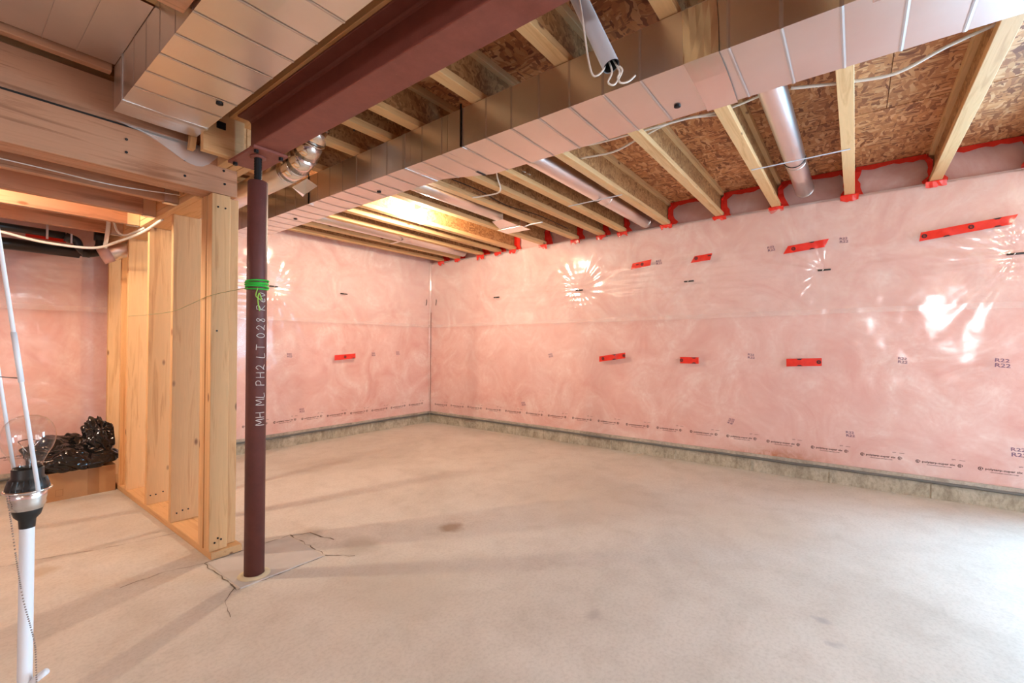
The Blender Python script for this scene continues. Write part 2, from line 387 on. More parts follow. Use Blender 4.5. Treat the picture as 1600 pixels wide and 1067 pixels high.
# ------------------------------------------------------------------ foundation strip and pink walls
WY0, WY1, WZ0, WZ1 = -2.35, -1.25, .55, 2.15     # window opening in the right wall, beyond the frame
w_r = tag_struct(part('wall_right', *join((boxv(U+.035, U+.16, WY1, V+.035, .155, 2.345), CUBE), (boxv(U+.035, U+.16, YF, WY0, .155, 2.345), CUBE),
    (boxv(U+.035, U+.16, WY0, WY1, .155, WZ0), CUBE), (boxv(U+.035, U+.16, WY0, WY1, WZ1, 2.345), CUBE)), INSUL, origin=(0, 0, 0)))
w_b = tag_struct(part('wall_back', boxv(XL, U+.16, V+.035, V+.16, .155, 2.60), CUBE, INSUL, origin=(0, 0, 0)))
box('rim_insulation', (U+.085, U+.16, YF, V+.035, 2.345, JT), INSUL, w_r)
b_r = tag_struct(part('baseboard_right', boxv(U+.004, U+.16, YF, V+.004, 0, .155), CUBE, CURB, origin=(0, 0, 0)))
b_b = tag_struct(part('baseboard_back', boxv(XL, U+.16, V+.004, V+.16, 0, .155), CUBE, CURB, origin=(0, 0, 0)))
for wall, par, rng in (('r', b_r, (-3.7, 4.8, .56)), ('b', b_b, (-2.6, 4.4, .54))):
    s = rng[0]; r = random.Random(3)
    while s < rng[1]:     # form-board fins left on the concrete
        h = r.uniform(.09, .125); w = r.uniform(.004, .009)
        b = (U-.003, U+.01, s-w, s+w, .003, h) if wall == 'r' else (s-w, s+w, V-.003, V+.01, .003, h)
        box('form_fin', b, CURB, par); s += rng[2]*r.uniform(.7, 1.3)
# vapour barrier
film_sheet('vapour_barrier', 'r', WY1+.01, V-.02, .128, 1.44, 0, FILM_LO, w_r, .018, .02)
film_sheet('vapour_barrier', 'r', WY1+.01, V-.02, 1.40, 2.35, .006, FILM_UP, w_r, .010, .012)
film_sheet('vapour_barrier', 'b', XL, U-.02, .128, 1.44, 0, FILM_LO, w_b, .018, .02)
film_sheet('vapour_barrier', 'b', XL, U-.02, 1.40, 2.44, .006, FILM_UP, w_b, .015, .012)
ss = np.linspace(YF, V-.02, 420); zz = np.linspace(0, 1, 14)      # film turned in over the sill and up the rim between the joists
A, B = np.meshgrid(ss, zz, indexing='ij')
X_ = np.where(B < .3, U-.012-film_d(A, 2.35+0*A, 'r')*(1-B/.3)-.006*(1-B/.3)+.075*np.minimum(B/.3, 1), U+.063+.012*vnoise(A*9, B*5, 1))
Z_ = np.where(B < .3, 2.35+.03*B, 2.36+(B-.3)/.7*.235)
part('vapour_barrier', np.stack([X_, A, Z_], -1).reshape(-1, 3), [q[::-1] for q in gridf(420, 14)], FILM_LO, w_r, smooth=True)
def bead(wall, s0, s1, par):
    n = int((s1-s0)/.06); pts = []
    for k in range(n+1):
        s = s0+(s1-s0)*k/n; z = .125+.008*float(vnoise(s*2.3, .3, 1))+.004*float(vnoise(s*9, .3, 2)); d = .010+.006*float(vnoise(s*4, 2.2, 1))
        pts.append((U-d, s, z) if wall == 'r' else (s, V-d, z))
    v, f = tubev(pts, [.011+.004*float(vnoise(k*.31, 7.7, 3)) for k in range(n+1)], 8); return part('sealant_bead', v, f, GASKET, par, smooth=True)
bead('r', YF, V-.03, b_r); bead('b', XL, U-.03, b_b)
# corner fold of the film
zs = np.linspace(.14, 2.35, 60); v = []
for z in zs:
    w = .022+.02*float(vnoise(z*3, 1, 1)); k = .012*float(vnoise(z*4, 5, 2))
    v += [(U-.012, V-.02-w*1.2, z), (U-.035+k, V-.035-k, z), (U-.02-w*1.2, V-.012, z)]
part('corner_fold', v, [q for i in range(59) for q in ((3*i, 3*i+1, 3*i+4, 3*i+3), (3*i+1, 3*i+2, 3*i+5, 3*i+4))], FILM_LO, w_b, smooth=True)
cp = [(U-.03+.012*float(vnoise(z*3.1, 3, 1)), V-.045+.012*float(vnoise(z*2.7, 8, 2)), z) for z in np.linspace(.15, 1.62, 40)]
tube('corner_crease', cp, .0045, plain('painted_crease_shadow', (.22, .10, .08), .9), w_b, 6, n=2)  # dark tube: the shade in the corner crease is put into its colour

# printing on the film
def text_template(body, size):
    c = bpy.data.curves.new('t', 'FONT'); c.body = body; c.size = size; c.align_x = 'CENTER'; c.align_y = 'CENTER'; c.resolution_u = 2; c.offset = size*.022
    o = bpy.data.objects.new('t', c); COL.objects.link(o)
    bpy.context.view_layer.update()
    me = o.evaluated_get(bpy.context.evaluated_depsgraph_get()).to_mesh()
    v = np.array([tuple(p.co) for p in me.vertices]); f = [tuple(p.vertices) for p in me.polygons]
    bpy.data.objects.remove(o); bpy.data.curves.remove(c); return v[:, :2], f
def fit(t, w, h):
    v, f = t; v = v-(v.min(0)+v.max(0))/2; e = v.max(0)-v.min(0); return v*np.array([w/e[0], h/e[1]]), f
def shift(t, x, y): return t[0]+np.array([x, y]), t[1]
def join2(*ts):
    Vv, Fc, k = [], [], 0
    for v, f in ts: Vv.append(v); Fc += [tuple(i+k for i in q) for q in f]; k += len(v)
    return np.concatenate(Vv), Fc
def ringt(r0, r1, n=14, a0=0, a1=2*math.pi):
    a = np.linspace(a0, a1, n); v = np.concatenate([np.stack([r0*np.cos(a), r0*np.sin(a)], -1), np.stack([r1*np.cos(a), r1*np.sin(a)], -1)])
    return v, [(i, i+1, n+i+1, n+i) for i in range(n-1)]
def rectt(w, h): return np.array([(-w/2, -h/2), (w/2, -h/2), (w/2, h/2), (-w/2, h/2)]), [(0, 1, 2, 3)]
LOGO = join2(ringt(.008, .0125, 12, .9, 5.4), ringt(.0, .0045, 10), shift(rectt(.004, .012), .011, .002))
BRAND = join2(fit(text_template('polytarp-super six', .03), .178, .019), shift(fit(text_template('VAPOUR BARRIER CAN/CGSB 51.34-M86', .02), .135, .0065), .003, -.0185),
              shift(LOGO, -.113, 0), shift(LOGO, .113, 0), shift(fit(text_template('DTY', .02), .020, .008), .082, .040), shift(rectt(.030, .002), .125, .039))
STMP = join2(fit(text_template('R22', .03), .052, .018), shift(fit(text_template('R22', .03), .056, .020), .004, -.026))
def on_wall(name, t, wall, s, z, m, parent, ang=0, off=.0035, sc=1):
    v, f = t; c, n = math.cos(ang), math.sin(ang); x = (v[:, 0]*c-v[:, 1]*n)*sc; y = (v[:, 0]*n+v[:, 1]*c)*sc
    S_ = s-x if wall == 'r' else s+x
    up_ = .006 if z > 1.42 else 0
    return part(name, strip(0, wall, S_, z+y, off+up_), f, m, parent)
k = 0
for i in range(18):
    s = -.48+.3285*i; z = float(np.interp(s, [-.36, .8, 2.3, 4.1, 4.8], [.272, .298, .303, .292, .278])) - .002
    if s < 4.85: on_wall('printed_text', BRAND, 'r', s, z, INK, w_r, .01*math.sin(i*2.1))
for i in range(1, 3): on_wall('printed_text', BRAND, 'r', -.48-.3285*i, .270, INK, w_r)
for i in range(9):
    s = 2.10+.31*i
    if s < 4.45: on_wall('printed_text', BRAND, 'b', s, .288+.004*math.sin(i), INK, w_b, .02)
for i in range(4): on_wall('printed_text', BRAND, 'b', .1+.31*i, .285, INK, w_b)
for (s, z, a) in ((.59, 2.006, .1), (.073, 2.011, -.05), (1.592, 2.001, .1), (.751, 1.054, -.1), (-.285, 1.038, -.1), (-.807, 1.035, -.1), (.934, .438, 1.2), (.039, .437, 0), (-.878, .427, 0),
                  (2.05, 1.03, .1), (2.9, 1.03, .2), (3.3, .42, .2)):
    on_wall('printed_stamp', STMP, 'r', s, z, STAMP, w_r, a, sc=1.0 if s > -.7 else 1.35)
for (s, z) in ((2.45, 1.03), (3.55, 1.03), (3.95, 1.04), (2.6, .40)): on_wall('printed_stamp', STMP, 'b', s, z, STAMP, w_b)

# fastening pins that hold the film
for i, s in enumerate(PINS_R[:5]):
    v = strip(0, 'r', np.array([s-.045, s+.045]), np.array([ZP, ZP]), .006)
    p = thing('film_pin', tuple(v.mean(0)), '%s black pin pulling the film tight on the right pink wall, counted from the corner' % ordinal(i), 'fastener', 'black pins in the film')
    tube('pin_bar', [tuple(v[0]-np.array([.008, 0, 0])), tuple(v[1]-np.array([.008, 0, 0]))], .0075, BLACK, p, 8, n=2)
    tube('pin_clip', [tuple(v.mean(0)+np.array([-.010, .012, -.009])), tuple(v.mean(0)+np.array([-.016, .004, .009]))], .004, CHROME, p, 6, n=2)
for i, s in enumerate(PINS_B[:2]):
    v = strip(0, 'b', np.array([s-.045, s+.045]), np.array([ZP, ZP]), .006)
    p = thing('film_pin', tuple(v.mean(0)), '%s black pin in the back pink wall, counted from the steel column' % ordinal(i), 'fastener', 'black pins in the film')
    tube('pin_bar', [tuple(v[0]-np.array([0, .008, 0])), tuple(v[1]-np.array([0, .008, 0]))], .0075, BLACK, p, 8, n=2)
    tube('pin_clip', [tuple(v.mean(0)+np.array([.010, -.010, -.009])), tuple(v.mean(0)+np.array([.002, -.016, .009]))], .004, CHROME, p, 6, n=2)
for x, y, lb in ((U-.10, V-.022, 'small black wire loop left of the corner crease'), (U-.022, V-.14, 'small black wire loop right of the corner crease')):
    o = tube('wire_loop', [(x, y, 1.725), (x-.012, y-.02, 1.755), (x-.008, y-.02, 1.785), (x+.008, y, 1.81)], .005, BLACK, None, 6)
    tag(o, lb, 'wire')

# red tape on the film
MARK = join2(ringt(.008, .016, 14), ringt(0, .004, 8), shift(rectt(.018, .004), 0, 0))
BAR = np.array([(-.022, -.004), (.022, -.004), (.010, .006), (-.010, .006)]), [(0, 1, 2, 3)]
def tape(wall, a, b, label, skew=(0, 0), h=.064, marks=()):
    (s0, z0), (s1, z1) = a, b; n = 24; t = np.linspace(0, 1, n); q = np.linspace(-.5, .5, 6)
    T, Q = np.meshgrid(t, q, indexing='ij')
    Ls = s1-s0; sg = np.sign(Ls)
    Sx = s0+Ls*T+sg*Q*(skew[0]*(1-T)+skew[1]*T); Z = z0+(z1-z0)*T+Q*h
    off = .0035+(.006 if z0 > 1.42 else 0)
    P = strip(0, wall, Sx, Z, off).reshape(-1, 3); Fc = gridf(n, 6)
    o = part('tape_strip', P, Fc, TAPE, None, smooth=True); tag(o, label, 'tape', 'red tape strips on the pink walls')
    ang = math.atan2(z1-z0, abs(Ls))
    for (u_, w_, kind) in marks:
        s = s0+Ls*u_; z = z0+(z1-z0)*u_+w_*h
        tt = MARK if kind == 'o' else (BAR if w_ < 0 else (BAR[0]*np.array([1, -1]), [(3, 2, 1, 0)]))
        on_wall('printed_mark', tt, wall, s, z, INK, o, ang, .0055)
    return o
tape('r', (-.389, 1.964-.01), (-.874, 1.994+.012), 'longest red tape strip, high at the far right of the right pink wall', (.01, .03), .066, ((.05, 0, 'o'), (.30, -.45, 'b'), (.56, .05, 'o'), (.83, .42, 'b'), (.83, -.42, 'b')))
tape('r', (.478, 1.965), (.185, 1.99), 'slanted red tape strip high on the right wall above the fourth black pin', (.035, .03), .066, ((.2, 0, 'o'), (.65, .42, 'b'), (.65, -.42, 'b')))
tape('r', (1.258, 1.975), (1.087, 1.985), 'short red tape strip high on the right wall above the third black pin', (.04, .02), .062, ((.2, .1, 'o'), (.92, .2, 'b')))
tape('r', (1.88, 1.975), (1.672, 1.995), 'short red tape strip, leftmost of the high ones on the right wall', (.02, .01), .062, ((.55, 0, 'o'), (.3, .1, 'b')))
tape('r', (2.26, .985), (1.952, 1.03), 'tilted red tape strip at mid height, leftmost on the right wall', (0, 0), .060, ((.15, 0, 'o'), (.58, .42, 'b'), (.58, -.42, 'b'), (.95, 0, 'o')))
tape('r', (1.382, .991), (1.206, .991), 'shortest mid-height red tape strip, middle of three on the right wall', (0, 0), .062, ((.08, 0, 'o'), (.75, .4, 'b'), (.75, -.4, 'b')))
tape('r', (.477, .988), (.224, 1.0), 'mid-height red tape strip, rightmost of three on the right wall', (0, 0), .066, ((.38, .42, 'b'), (.38, -.42, 'b'), (.92, 0, 'o')))
tape('b', (2.994, .979), (3.282, .998), 'single red tape strip on the back pink wall', (0, 0), .062, ((.5, 0, 'o'), (.9, -.4, 'b')))
tape('b', (2.08, 2.26), (2.17, 2.30), 'crumpled red tape scrap on the back wall beside the column top', (.02, -.03), .075)
tape('b', (.46, 1.865), (.60, 1.872), 'lower red tape strip on the back wall behind the black drain pipes', (0, 0), .05)
tape('b', (.44, 1.975), (.66, 1.965), 'upper red tape strip on the back wall behind the black drain pipes', (0, 0), .05)

# ------------------------------------------------------------------ ceiling: OSB panels
ceil = tag_struct(part('ceiling', boxv(XL, U+.16, YF, V+.16, JT+.018, JT+.10), CUBE, OSB_C))
xs = sorted([3.59-1.22*k for k in range(6)]+[U+.16, XL])
for a, b in zip(xs[:-1], xs[1:]):
    st = YF-random.choice((0, .6, 1.2)); y = st
    while y < V+.16:
        y0, y1 = max(y, YF), min(y+2.44, V+.16)
        if y1-y0 > .05: box('osb_panel', (a+.004, b-.004, y0+.002, y1-.002, JT, JT+.018), OSB_C, ceil)
        y += 2.44
# ------------------------------------------------------------------ I-joists
JY = [y for y in [4.78, 4.455, 4.02, 3.715, 3.47, 3.005, 2.56, 2.235, 1.985, 1.515, 1.015, .550, .032, -.478, -.98, -1.49, -2.0, -2.5, -3.0, -3.5] if y > YF+.05]
FWD = .068
def joist(y, x0, x1, label, group):
    t = thing('floor_joist', ((x0+x1)/2, y, JB), label, 'joist', group)
    box('bottom_flange', (x0, x1, y-FWD/2, y+FWD/2, JB, JB+.038), FLANGE, t, .002)
    box('top_flange', (x0, x1, y-FWD/2, y+FWD/2, JT-.038, JT), FLANGE, t, .002)
    box('web', (x0, x1, y-.005, y+.005, JB+.038, JT-.038), OSB_W, t)
    return t
for i, y in enumerate(JY):
    joist(y, .93, U+.085, 'wooden I-joist right of the steel beam, %s from the back corner' % ordinal(i), 'I-joists over the main room')
for i, y in enumerate((2.82, 1.985, 1.515, 1.015, .55, .032, -.478, -.98, -1.49, -2.0, -2.5)):
    joist(y, XL+.02, .925, 'wooden I-joist left of the steel beam, %s from the header' % ordinal(i), 'I-joists left of the beam')
# red tape where each joist meets the film
for i, y in enumerate(JY[:16]):
    t = thing('joist_tape', (U, y, JB), 'red tape sealing the film around the end of the %s joist from the corner' % ordinal(i), 'tape', 'red tape at the joist ends')
    r = random.Random(i); big = r.uniform(.8, 1.35)
    hw = FWD/2+.004
    # flap under the flange, crumpled
    v = []; n = 7
    for k in range(n):
        s = y-hw-.02*big+(2*hw+.04*big)*k/(n-1)
        for q, (dx, dz) in enumerate(((-.035, .0), (-.026, -.004), (-.020, -.02-.035*big*r.random()))):
            v.append((U+dx+r.uniform(-.003, .003), s+r.uniform(-.004, .004), JB-.003+dz))
    part('tape_under', v, [q[::-1] for q in gridf(n, 3)], TAPE, t, smooth=False)
    for sd in (-1, 1):
        ys = y+sd*.007; v = []; w = .055*big if sd == -1 else .03
        for k in range(8):
            z = JB-.002+(JT-JB-.01)*k/7; e = sd*(hw if z < JB+.045 or z > JT-.045 else .012)
            xo = U+.052+r.uniform(-.004, .004)
            v += [(xo-.05+r.uniform(-.006, .006), y+e, z), (xo, y+e, z), (xo+.002, y+e+sd*w*r.uniform(.6, 1.1), z)]
        part('tape_side', v, [q for q in gridf(8, 3)], TAPE, t)
for i in range(len(JY)-4):      # thin red line along the top of the rim film between two joists
    y1, y0 = JY[i]-FWD/2-.01, JY[i+1]+FWD/2+.01
    n = 12; v = []; r = random.Random(40+i)
    for k in range(n):
        s = y0+(y1-y0)*k/(n-1); h = .028+.018*r.random()
        v += [(U+.050+r.uniform(-.004, .004), s, JT-.006), (U+.046+r.uniform(-.004, .004), s, JT-.006-h)]
    o = part('rim_tape', v, [q for q in gridf(n, 2)], TAPE); tag(o, 'red tape along the subfloor between the %s and %s joists from the corner' % (ordinal(i), ordinal(i+1)), 'tape', 'red tape along the rim')

# ------------------------------------------------------------------ steel beam, plates and column
BX0, BX1, BZ0, BZ1, BY1 = .925, 1.060, 2.068, 2.272, 2.44
t = thing('steel_beam', (.9925, -.6, BZ0), 'dark red primed steel I-beam running overhead to the column', 'beam')
box('bottom_flange', (BX0, BX1, YF, BY1-.14, BZ0, BZ0+.010), BEAM, t, .002)
box('top_flange', (BX0, BX1, YF, BY1, BZ1-.010, BZ1), BEAM, t, .002)
box('web', (.988, .997, YF, BY1, BZ0+.010, BZ1-.010), BEAM, t)
for zc, zs_ in ((BZ0+.010, 1), (BZ1-.010, -1)):
    for sx in (-1, 1):
        xw = .9925+sx*.0045; v = []
        for yy in (YF, BY1-.14 if zs_ > 0 else BY1): v += [(xw, yy, zc), (xw+sx*.012, yy, zc), (xw+sx*.004, yy, zc+zs_*.004), (xw, yy, zc+zs_*.012)]
        part('fillet', v, [(0, 1, 5, 4), (1, 2, 6, 5), (2, 3, 7, 6), (3, 0, 4, 7)], BEAM, t)
# web end runs to the bearing plate
o = box('beam_nailer', (.912, 1.066, YF, 5.0, BZ1, BZ1+.044), WOOD[1], None, .002); tag(o, 'flat pale lumber plate bolted along the top of the steel beam', 'lumber')
for q, yy in enumerate((2.30, 1.95, 1.5, 1.0, .5)):
    o = box('packing_shim', (.905, 1.07, yy-.05, yy+.05, BZ1+.044, JB), WOOD[0], None, .002); tag(o, '%s wood packing block between beam plate and joists, counted from the column' % ordinal(q), 'lumber', 'packing blocks on the beam')
t = thing('steel_column', (.981, 2.338, 0), 'round maroon steel column with white handwriting and green string', 'column')
CX, CY, CR = .981, 2.338, .0445
lathe('shaft', [(0, .004), (CR, .004), (CR, 1.925), (CR-.003, 1.930), (0, 1.930)], (CX, CY, 0), POST, t, 40)
lathe('jack_screw', [(.016, 1.925)]+[(.016+(.0022 if k % 2 else 0), 1.93+.0065*k) for k in range(19)]+[(.016, 2.055)], (CX, CY, 0), BLACKSTEEL, t, 20)
box('bearing_plate', (.918, 1.078, 2.235, 2.535, 2.054, 2.068), BEAM, t, .002)
lathe('screw_cap', [(0, 2.046), (.036, 2.046), (.036, 2.054), (0, 2.054)], (CX, CY, 0), BEAM, t, 24)
for bx, by in ((.94, 2.50), (1.055, 2.50), (.94, 2.26), (1.055, 2.26)): lathe('bolt', [(0, 2.040), (.011, 2.040), (.011, 2.054)], (bx, by, 0), BLACKSTEEL, t, 6, False)
# handwriting, bottom to top, on the face of the shaft
GL = {'M': [[(0, 0), (.1, 1), (.45, .35), (.8, 1), (.9, 0)]], 'H': [[(0, 0), (.05, 1)], [(.7, 0), (.75, 1)], [(0, .5), (.75, .55)]], 'L': [[(.1, 1), (0, 0), (.65, .05)]],
      'P': [[(0, 0), (.08, 1)], [(.0, .95), (.5, 1), (.7, .75), (.5, .5), (.05, .45)]], '2': [[(.05, .75), (.3, 1), (.6, .8), (.5, .5), (.0, .05), (.25, .15), (.75, .0)]],
      'T': [[(0, 1), (.8, .97)], [(.4, 1), (.38, 0)]], '0': [[(.3, 1), (.05, .7), (.05, .3), (.3, 0), (.6, .3), (.6, .7), (.3, 1)]], '8': [[(.55, .85), (.3, 1), (.1, .78), (.5, .35), (.35, 0), (.08, .2), (.55, .85)]],
      'R': [[(0, 0), (.08, 1)], [(0, .95), (.5, 1), (.65, .75), (.1, .5), (.7, 0)]], 'e': [[(.05, .3), (.55, .35), (.4, .6), (.1, .4), (.15, .05), (.6, .08)]], 'v': [[(0, .6), (.25, 0), (.55, .65)]], ' ': []}
cur, WH = .735, .040
TXT = 'MH ML PH2 LT 028 Rev'
adv = .655/sum(.55 if c == ' ' else (.75 if c in 'ev' else 1) for c in TXT)
A0 = math.radians(-112)+.42
for c in TXT:
    for st in GL[c]:
        pts = []
        sp_ = spline([(a, b, 0) for a, b in st], 4)
        for p in sp_:
            ang = A0-(p[1]-.5)*WH/CR; zz_ = cur+p[0]*adv*.85
            pts.append((CX+(CR+.0006)*math.cos(ang), CY+(CR+.0006)*math.sin(ang), zz_))
        tube('handwriting', pts, .0017, CHALK, t, 5, straight=True)
    cur += adv*(.55 if c == ' ' else (.75 if c in 'ev' else 1))
# green string
t = thing('green_string', (CX, CY, 1.405), 'bright green string wound round the maroon column', 'string')
for k in range(6):
    z = 1.400+.0075*k; ph = random.uniform(0, 6); n = 40
    tube('string_turn', [(CX+(CR+.004+.002*math.sin(3*a+ph))*math.cos(a), CY+(CR+.004+.002*math.sin(3*a+ph))*math.sin(a), z+.004*math.sin(a+ph)) for a in np.linspace(0, 2*math.pi, n)], .0042, GREEN, t, 6, straight=True)
ax, ay = CX+math.cos(-1.9)*(CR+.006), CY+math.sin(-1.9)*(CR+.006)
tube('string_knot', [(ax, ay, 1.40), (ax-.012, ay-.01, 1.36), (ax+.012, ay-.01, 1.345), (ax+.004, ay-.006, 1.375), (ax-.004, ay-.012, 1.34), (ax+.006, ay-.008, 1.29)], .0028, plain('lime_string_end', (.35, .65, .10), .7), t, 6)
o = tube('line_string', [(CX-.05, CY-.02, 1.40), (.90, 2.69, 1.385), (.902, 3.0, 1.355), (.905, 3.32, 1.33), (.905, 3.82, 1.33), (.905, 4.33, 1.34)], .0016, OLIVE, None, 5)
tag(o, 'thin olive string stretched from the column across the studs', 'string')
o = tube('hanging_string', [(1.031, 2.37, 1.42), (1.038, 2.375, 1.2), (1.039, 2.38, 1.0), (1.050, 2.39, .90), (1.038, 2.375, .80), (1.033, 2.37, .72)], .0013, plain('tan_string', (.62, .42, .24), .8), None, 5)
tag(o, 'thin tan string hanging down the right side of the column', 'string')

# ------------------------------------------------------------------ wood beam beyond the column and blocking
t = thing('built_up_beam', (.99, 3.7, 2.08), 'built-up lumber beam continuing behind the column over the stud wall', 'beam')
for k in range(3): box('ply', (.925+.045*k, .968+.045*k, 2.555, 5.0, 2.075, 2.272), WOOD[1], t, .002)
o = box('blocking', (.80, .984, 2.505, 2.545, 2.075, 2.31), WOOD[0], None, .002); tag(o, 'pale lumber block standing behind the end of the steel beam', 'lumber')
o = part('nail_plate', *bevel(boxv(.855, .895, 2.497, 2.504, 2.20, 2.235), CUBE, .001), BLACKSTEEL); tag(o, 'small dark nail plate on the lumber block', 'plate')
v = [(.775, 2.61, 2.10), (.80, 2.61, 2.10), (.80, 2.648, 2.10), (.775, 2.648, 2.10), (.80, 2.61, 2.34), (.825, 2.61, 2.34), (.825, 2.648, 2.34), (.80, 2.648, 2.34)]
o = part('prop_stick', v, CUBE, WOOD[2]); tag(o, 'short leaning lumber stick under the corner of the left duct', 'lumber')

# ------------------------------------------------------------------ stud wall
t = thing('stud_wall', (.975, 3.8, 0), 'bare lumber stud wall standing behind the maroon column', 'stud wall')
box('bottom_plate', (.908, 1.056, 2.672, 4.99, 0, .038), WOOD[1], t, .002)
box('top_plate', (.906, 1.046, 2.83, 4.99, 1.93, 1.968), WOOD[1], t, .002)
box('stud', (.903, .990, 2.690, 2.726, .038, 1.93), WOOD[2], t, .002)
box('stud', (.905, 1.046, 2.731, 2.767, .038, 1.93), WOOD[2], t, .002)
box('stud', (.902, 1.046, 2.772, 2.808, .038, 1.93), WOOD[2], t, .002)
box('stud', (.905, 1.046, 2.813, 2.850, .038, 1.93), WOOD[2], t, .002)
for y in (3.32, 3.815, 4.33, 4.52, 4.94): box('stud', (.908, 1.056, y, y+.038, .038, 1.93), WOOD[2], t, .002)
r = random.Random(2)
for (x, y, z) in ((.93, 2.689, 1.86), (.965, 2.689, 1.86), (.93, 2.689, 1.2), (.96, 2.689, .09), (.945, 2.689, .10), (.93, 2.689, .08), (.94, 3.319, .09), (.97, 3.319, .10), (1.0, 3.319, .10), (.93, 3.814, .10), (.96, 3.814, .10), (1.0, 3.814, .11)):
    v, f = tubev([(x, y+.002, z), (x, y-.003, z)], .0045, 8); part('nail_head', v, f, BLACKSTEEL, t)
# header over the opening
t = thing('door_header', (.0, 2.76, 1.93), 'multi-ply lumber header across the opening left of the studs', 'header')
for k in range(3): box('ply', (-1.6, 1.022, 2.690+.046*k, 2.734+.046*k, 1.932, 2.140), OLDWOOD[0], t, .002)
for (x, z) in ((.955, 2.10), (.955, 2.06), (.96, 1.99), (.78, 2.06), (.78, 1.98), (.55, 2.08), (.55, 2.02)):
    v, f = tubev([(x, 2.692, z), (x, 2.686, z)], .006, 8); part('nail_head', v, f, BLACKSTEEL, t)
o = box('header_gasket', (-1.6, .84, 2.70, 2.80, 2.140, 2.152), BLACK); tag(o, 'black foam strip lying on top of the lumber header', 'gasket')
o = box('top_board', (-1.6, .80, 2.715, 2.753, 2.152, 2.34), OLDWOOD[0], None, .002); tag(o, 'upright board on top of the header left of the duct', 'lumber')
# scrap of film draped on the header
n = 14; v = []
for a in range(n):
    u_ = a/(n-1)
    for b in range(8):
        w_ = b/7; x = .50+.36*u_+.06*w_; zt = 2.153-.0*u_; zlow = 2.145-.005-.13*math.sin(math.pi*min(1, u_*1.02)**1.6)*(.3+.7*u_)
        z = zt+(zlow-zt)*w_; v.append((x+.02*w_*u_, 2.686-.006*math.sin(7*u_+3*w_)*w_-.004, z))
o = part('plastic_scrap', v, [q[::-1] for q in gridf(n, 8)], FILM_SCRAP, None, smooth=True); tag(o, 'scrap of clear plastic film draped over the lumber header', 'plastic film')
# low joists of the landing beyond the header
o = box('rim_board', (.866, .904, 2.83, 4.95, 1.968, 2.16), WOOD[1], None, .002); tag(o, 'lumber rim board on the stud wall carrying the landing joists', 'lumber')
o2 = box('ledger_board', (.866, .904, 2.83, 4.95, 1.928, 1.966), WOOD[1], None, .002); tag(o2, 'lumber ledger strip under the landing rim board', 'lumber')
for i, y in enumerate((3.085, 3.50, 3.86, 4.29)):
    t = thing('landing_joist', (0, y, 1.93), 'lumber landing joist behind the header, %s from the front' % ordinal(i), 'joist', 'landing joists')
    box('board', (-1.6, .863, y, y+.038, 1.935, 2.12), OLDWOOD[0], t, .002)
    h = join((boxv(.80, .864, y-.003, y+.041, 1.930, 1.9335), CUBE), (boxv(.80, .864, y-.003, y-.001, 1.93, 2.05), CUBE), (boxv(.80, .864, y+.039, y+.041, 1.93, 2.05), CUBE))
    part('joist_hanger', *h, GALV, t)
o = box('landing_deck', (-1.6, .90, 2.84, 4.98, 2.16, 2.178), OSB_C); tag(o, 'plywood landing deck on top of the low joists', 'deck')

# ------------------------------------------------------------------ ducts
def duct(name, x0, x1, y0, y1, z0, z1, label, beads, seams, narrow=None, plugs=(), straps=()):
    t = thing(name, ((x0+x1)/2, (y0+y1)/2, z0), label, 'duct')
    def xr(y):
        if not narrow: return x1
        ya, yb, xn = narrow; return x1 if y <= ya else (xn if y >= yb else x1+(xn-x1)*(y-ya)/(yb-ya))
    cuts = sorted(set([y0, y1]+[s for s in seams]+([narrow[0], narrow[1]] if narrow else [])))
    r = random.Random(int(x0*100))
    for a, b in zip(cuts[:-1], cuts[1:]):
        n = 8; ys = np.linspace(a+.001, b-.001, n); v = []
        for yy in ys:
            e = r.uniform(-.0015, .0015); X1 = xr(yy)
            v += [(x0, yy, z0), (X1, yy, z0), (X1, yy, z1), (x0, yy, z1), ((x0+X1)/2, yy, z0-.002+e)]
        fs = []
        for k in range(n-1):
            o, q = 5*k, 5*k+5
            fs += [(o, o+4, q+4, q), (o+4, o+1, q+1, q+4), (o+1, o+2, q+2, q+1), (o+2, o+3, q+3, q+2), (o+3, o, q, q+3)]
        fs += [(0, 3, 2, 1, 4), tuple(5*(n-1)+k for k in (0, 4, 1, 2, 3))]
        part('sheet_section', v, fs, GALV, t)
    for yy in beads:
        X1 = xr(yy); w, d = .006, .0013; e = .0035     # low folded ridge on both sides and the underside
        v = []
        for (q, dd) in ((-w, .0004), (0, d), (w, .0004)): v += [(x0-dd, yy+q, z1), (x0-dd, yy+q, z0-dd-e*.3), ((x0+X1)/2, yy+q, z0-dd-e), (X1+dd, yy+q, z0-dd-e*.3), (X1+dd, yy+q, z1)]
        part('bead', v, gridf(3, 5), GALVR, t)
    for yy in seams:
        X1 = xr(yy); w, d = .012, .003
        v = [(x0-d, yy-w, z0-d), (X1+d, yy-w, z0-d), (X1+d, yy-w, z1), (x0-d, yy-w, z1)]; v += [(a, b+2*w, c) for a, b, c in v]
        part('drive_cleat', v, [(0, 1, 5, 4), (1, 2, 6, 5), (3, 0, 4, 7), (0, 3, 2, 1), (4, 5, 6, 7)], GALVR, t)
    for (x, y) in plugs: lathe('plug', [(.014, 0), (.014, -.007), (.010, -.009), (0, -.009)], (x, y, z0), PVC if False else BLACKSTEEL, t, 14)
    for yy in straps:
        for xx in (x0-.004, xr(yy)+.002): box('hanger_strap', (xx-.001, xx+.003, yy-.005, yy+.005, z0+.002 if xx < x0 else z0, JB+.02), BLACKSTEEL if xx < x0 else GALV, t)
        box('strap_foot', (x0-.004, x0+.03, yy-.012, yy+.012, z0-.004, z0-.002), GALV, t)
    return t
DZ = 2.155
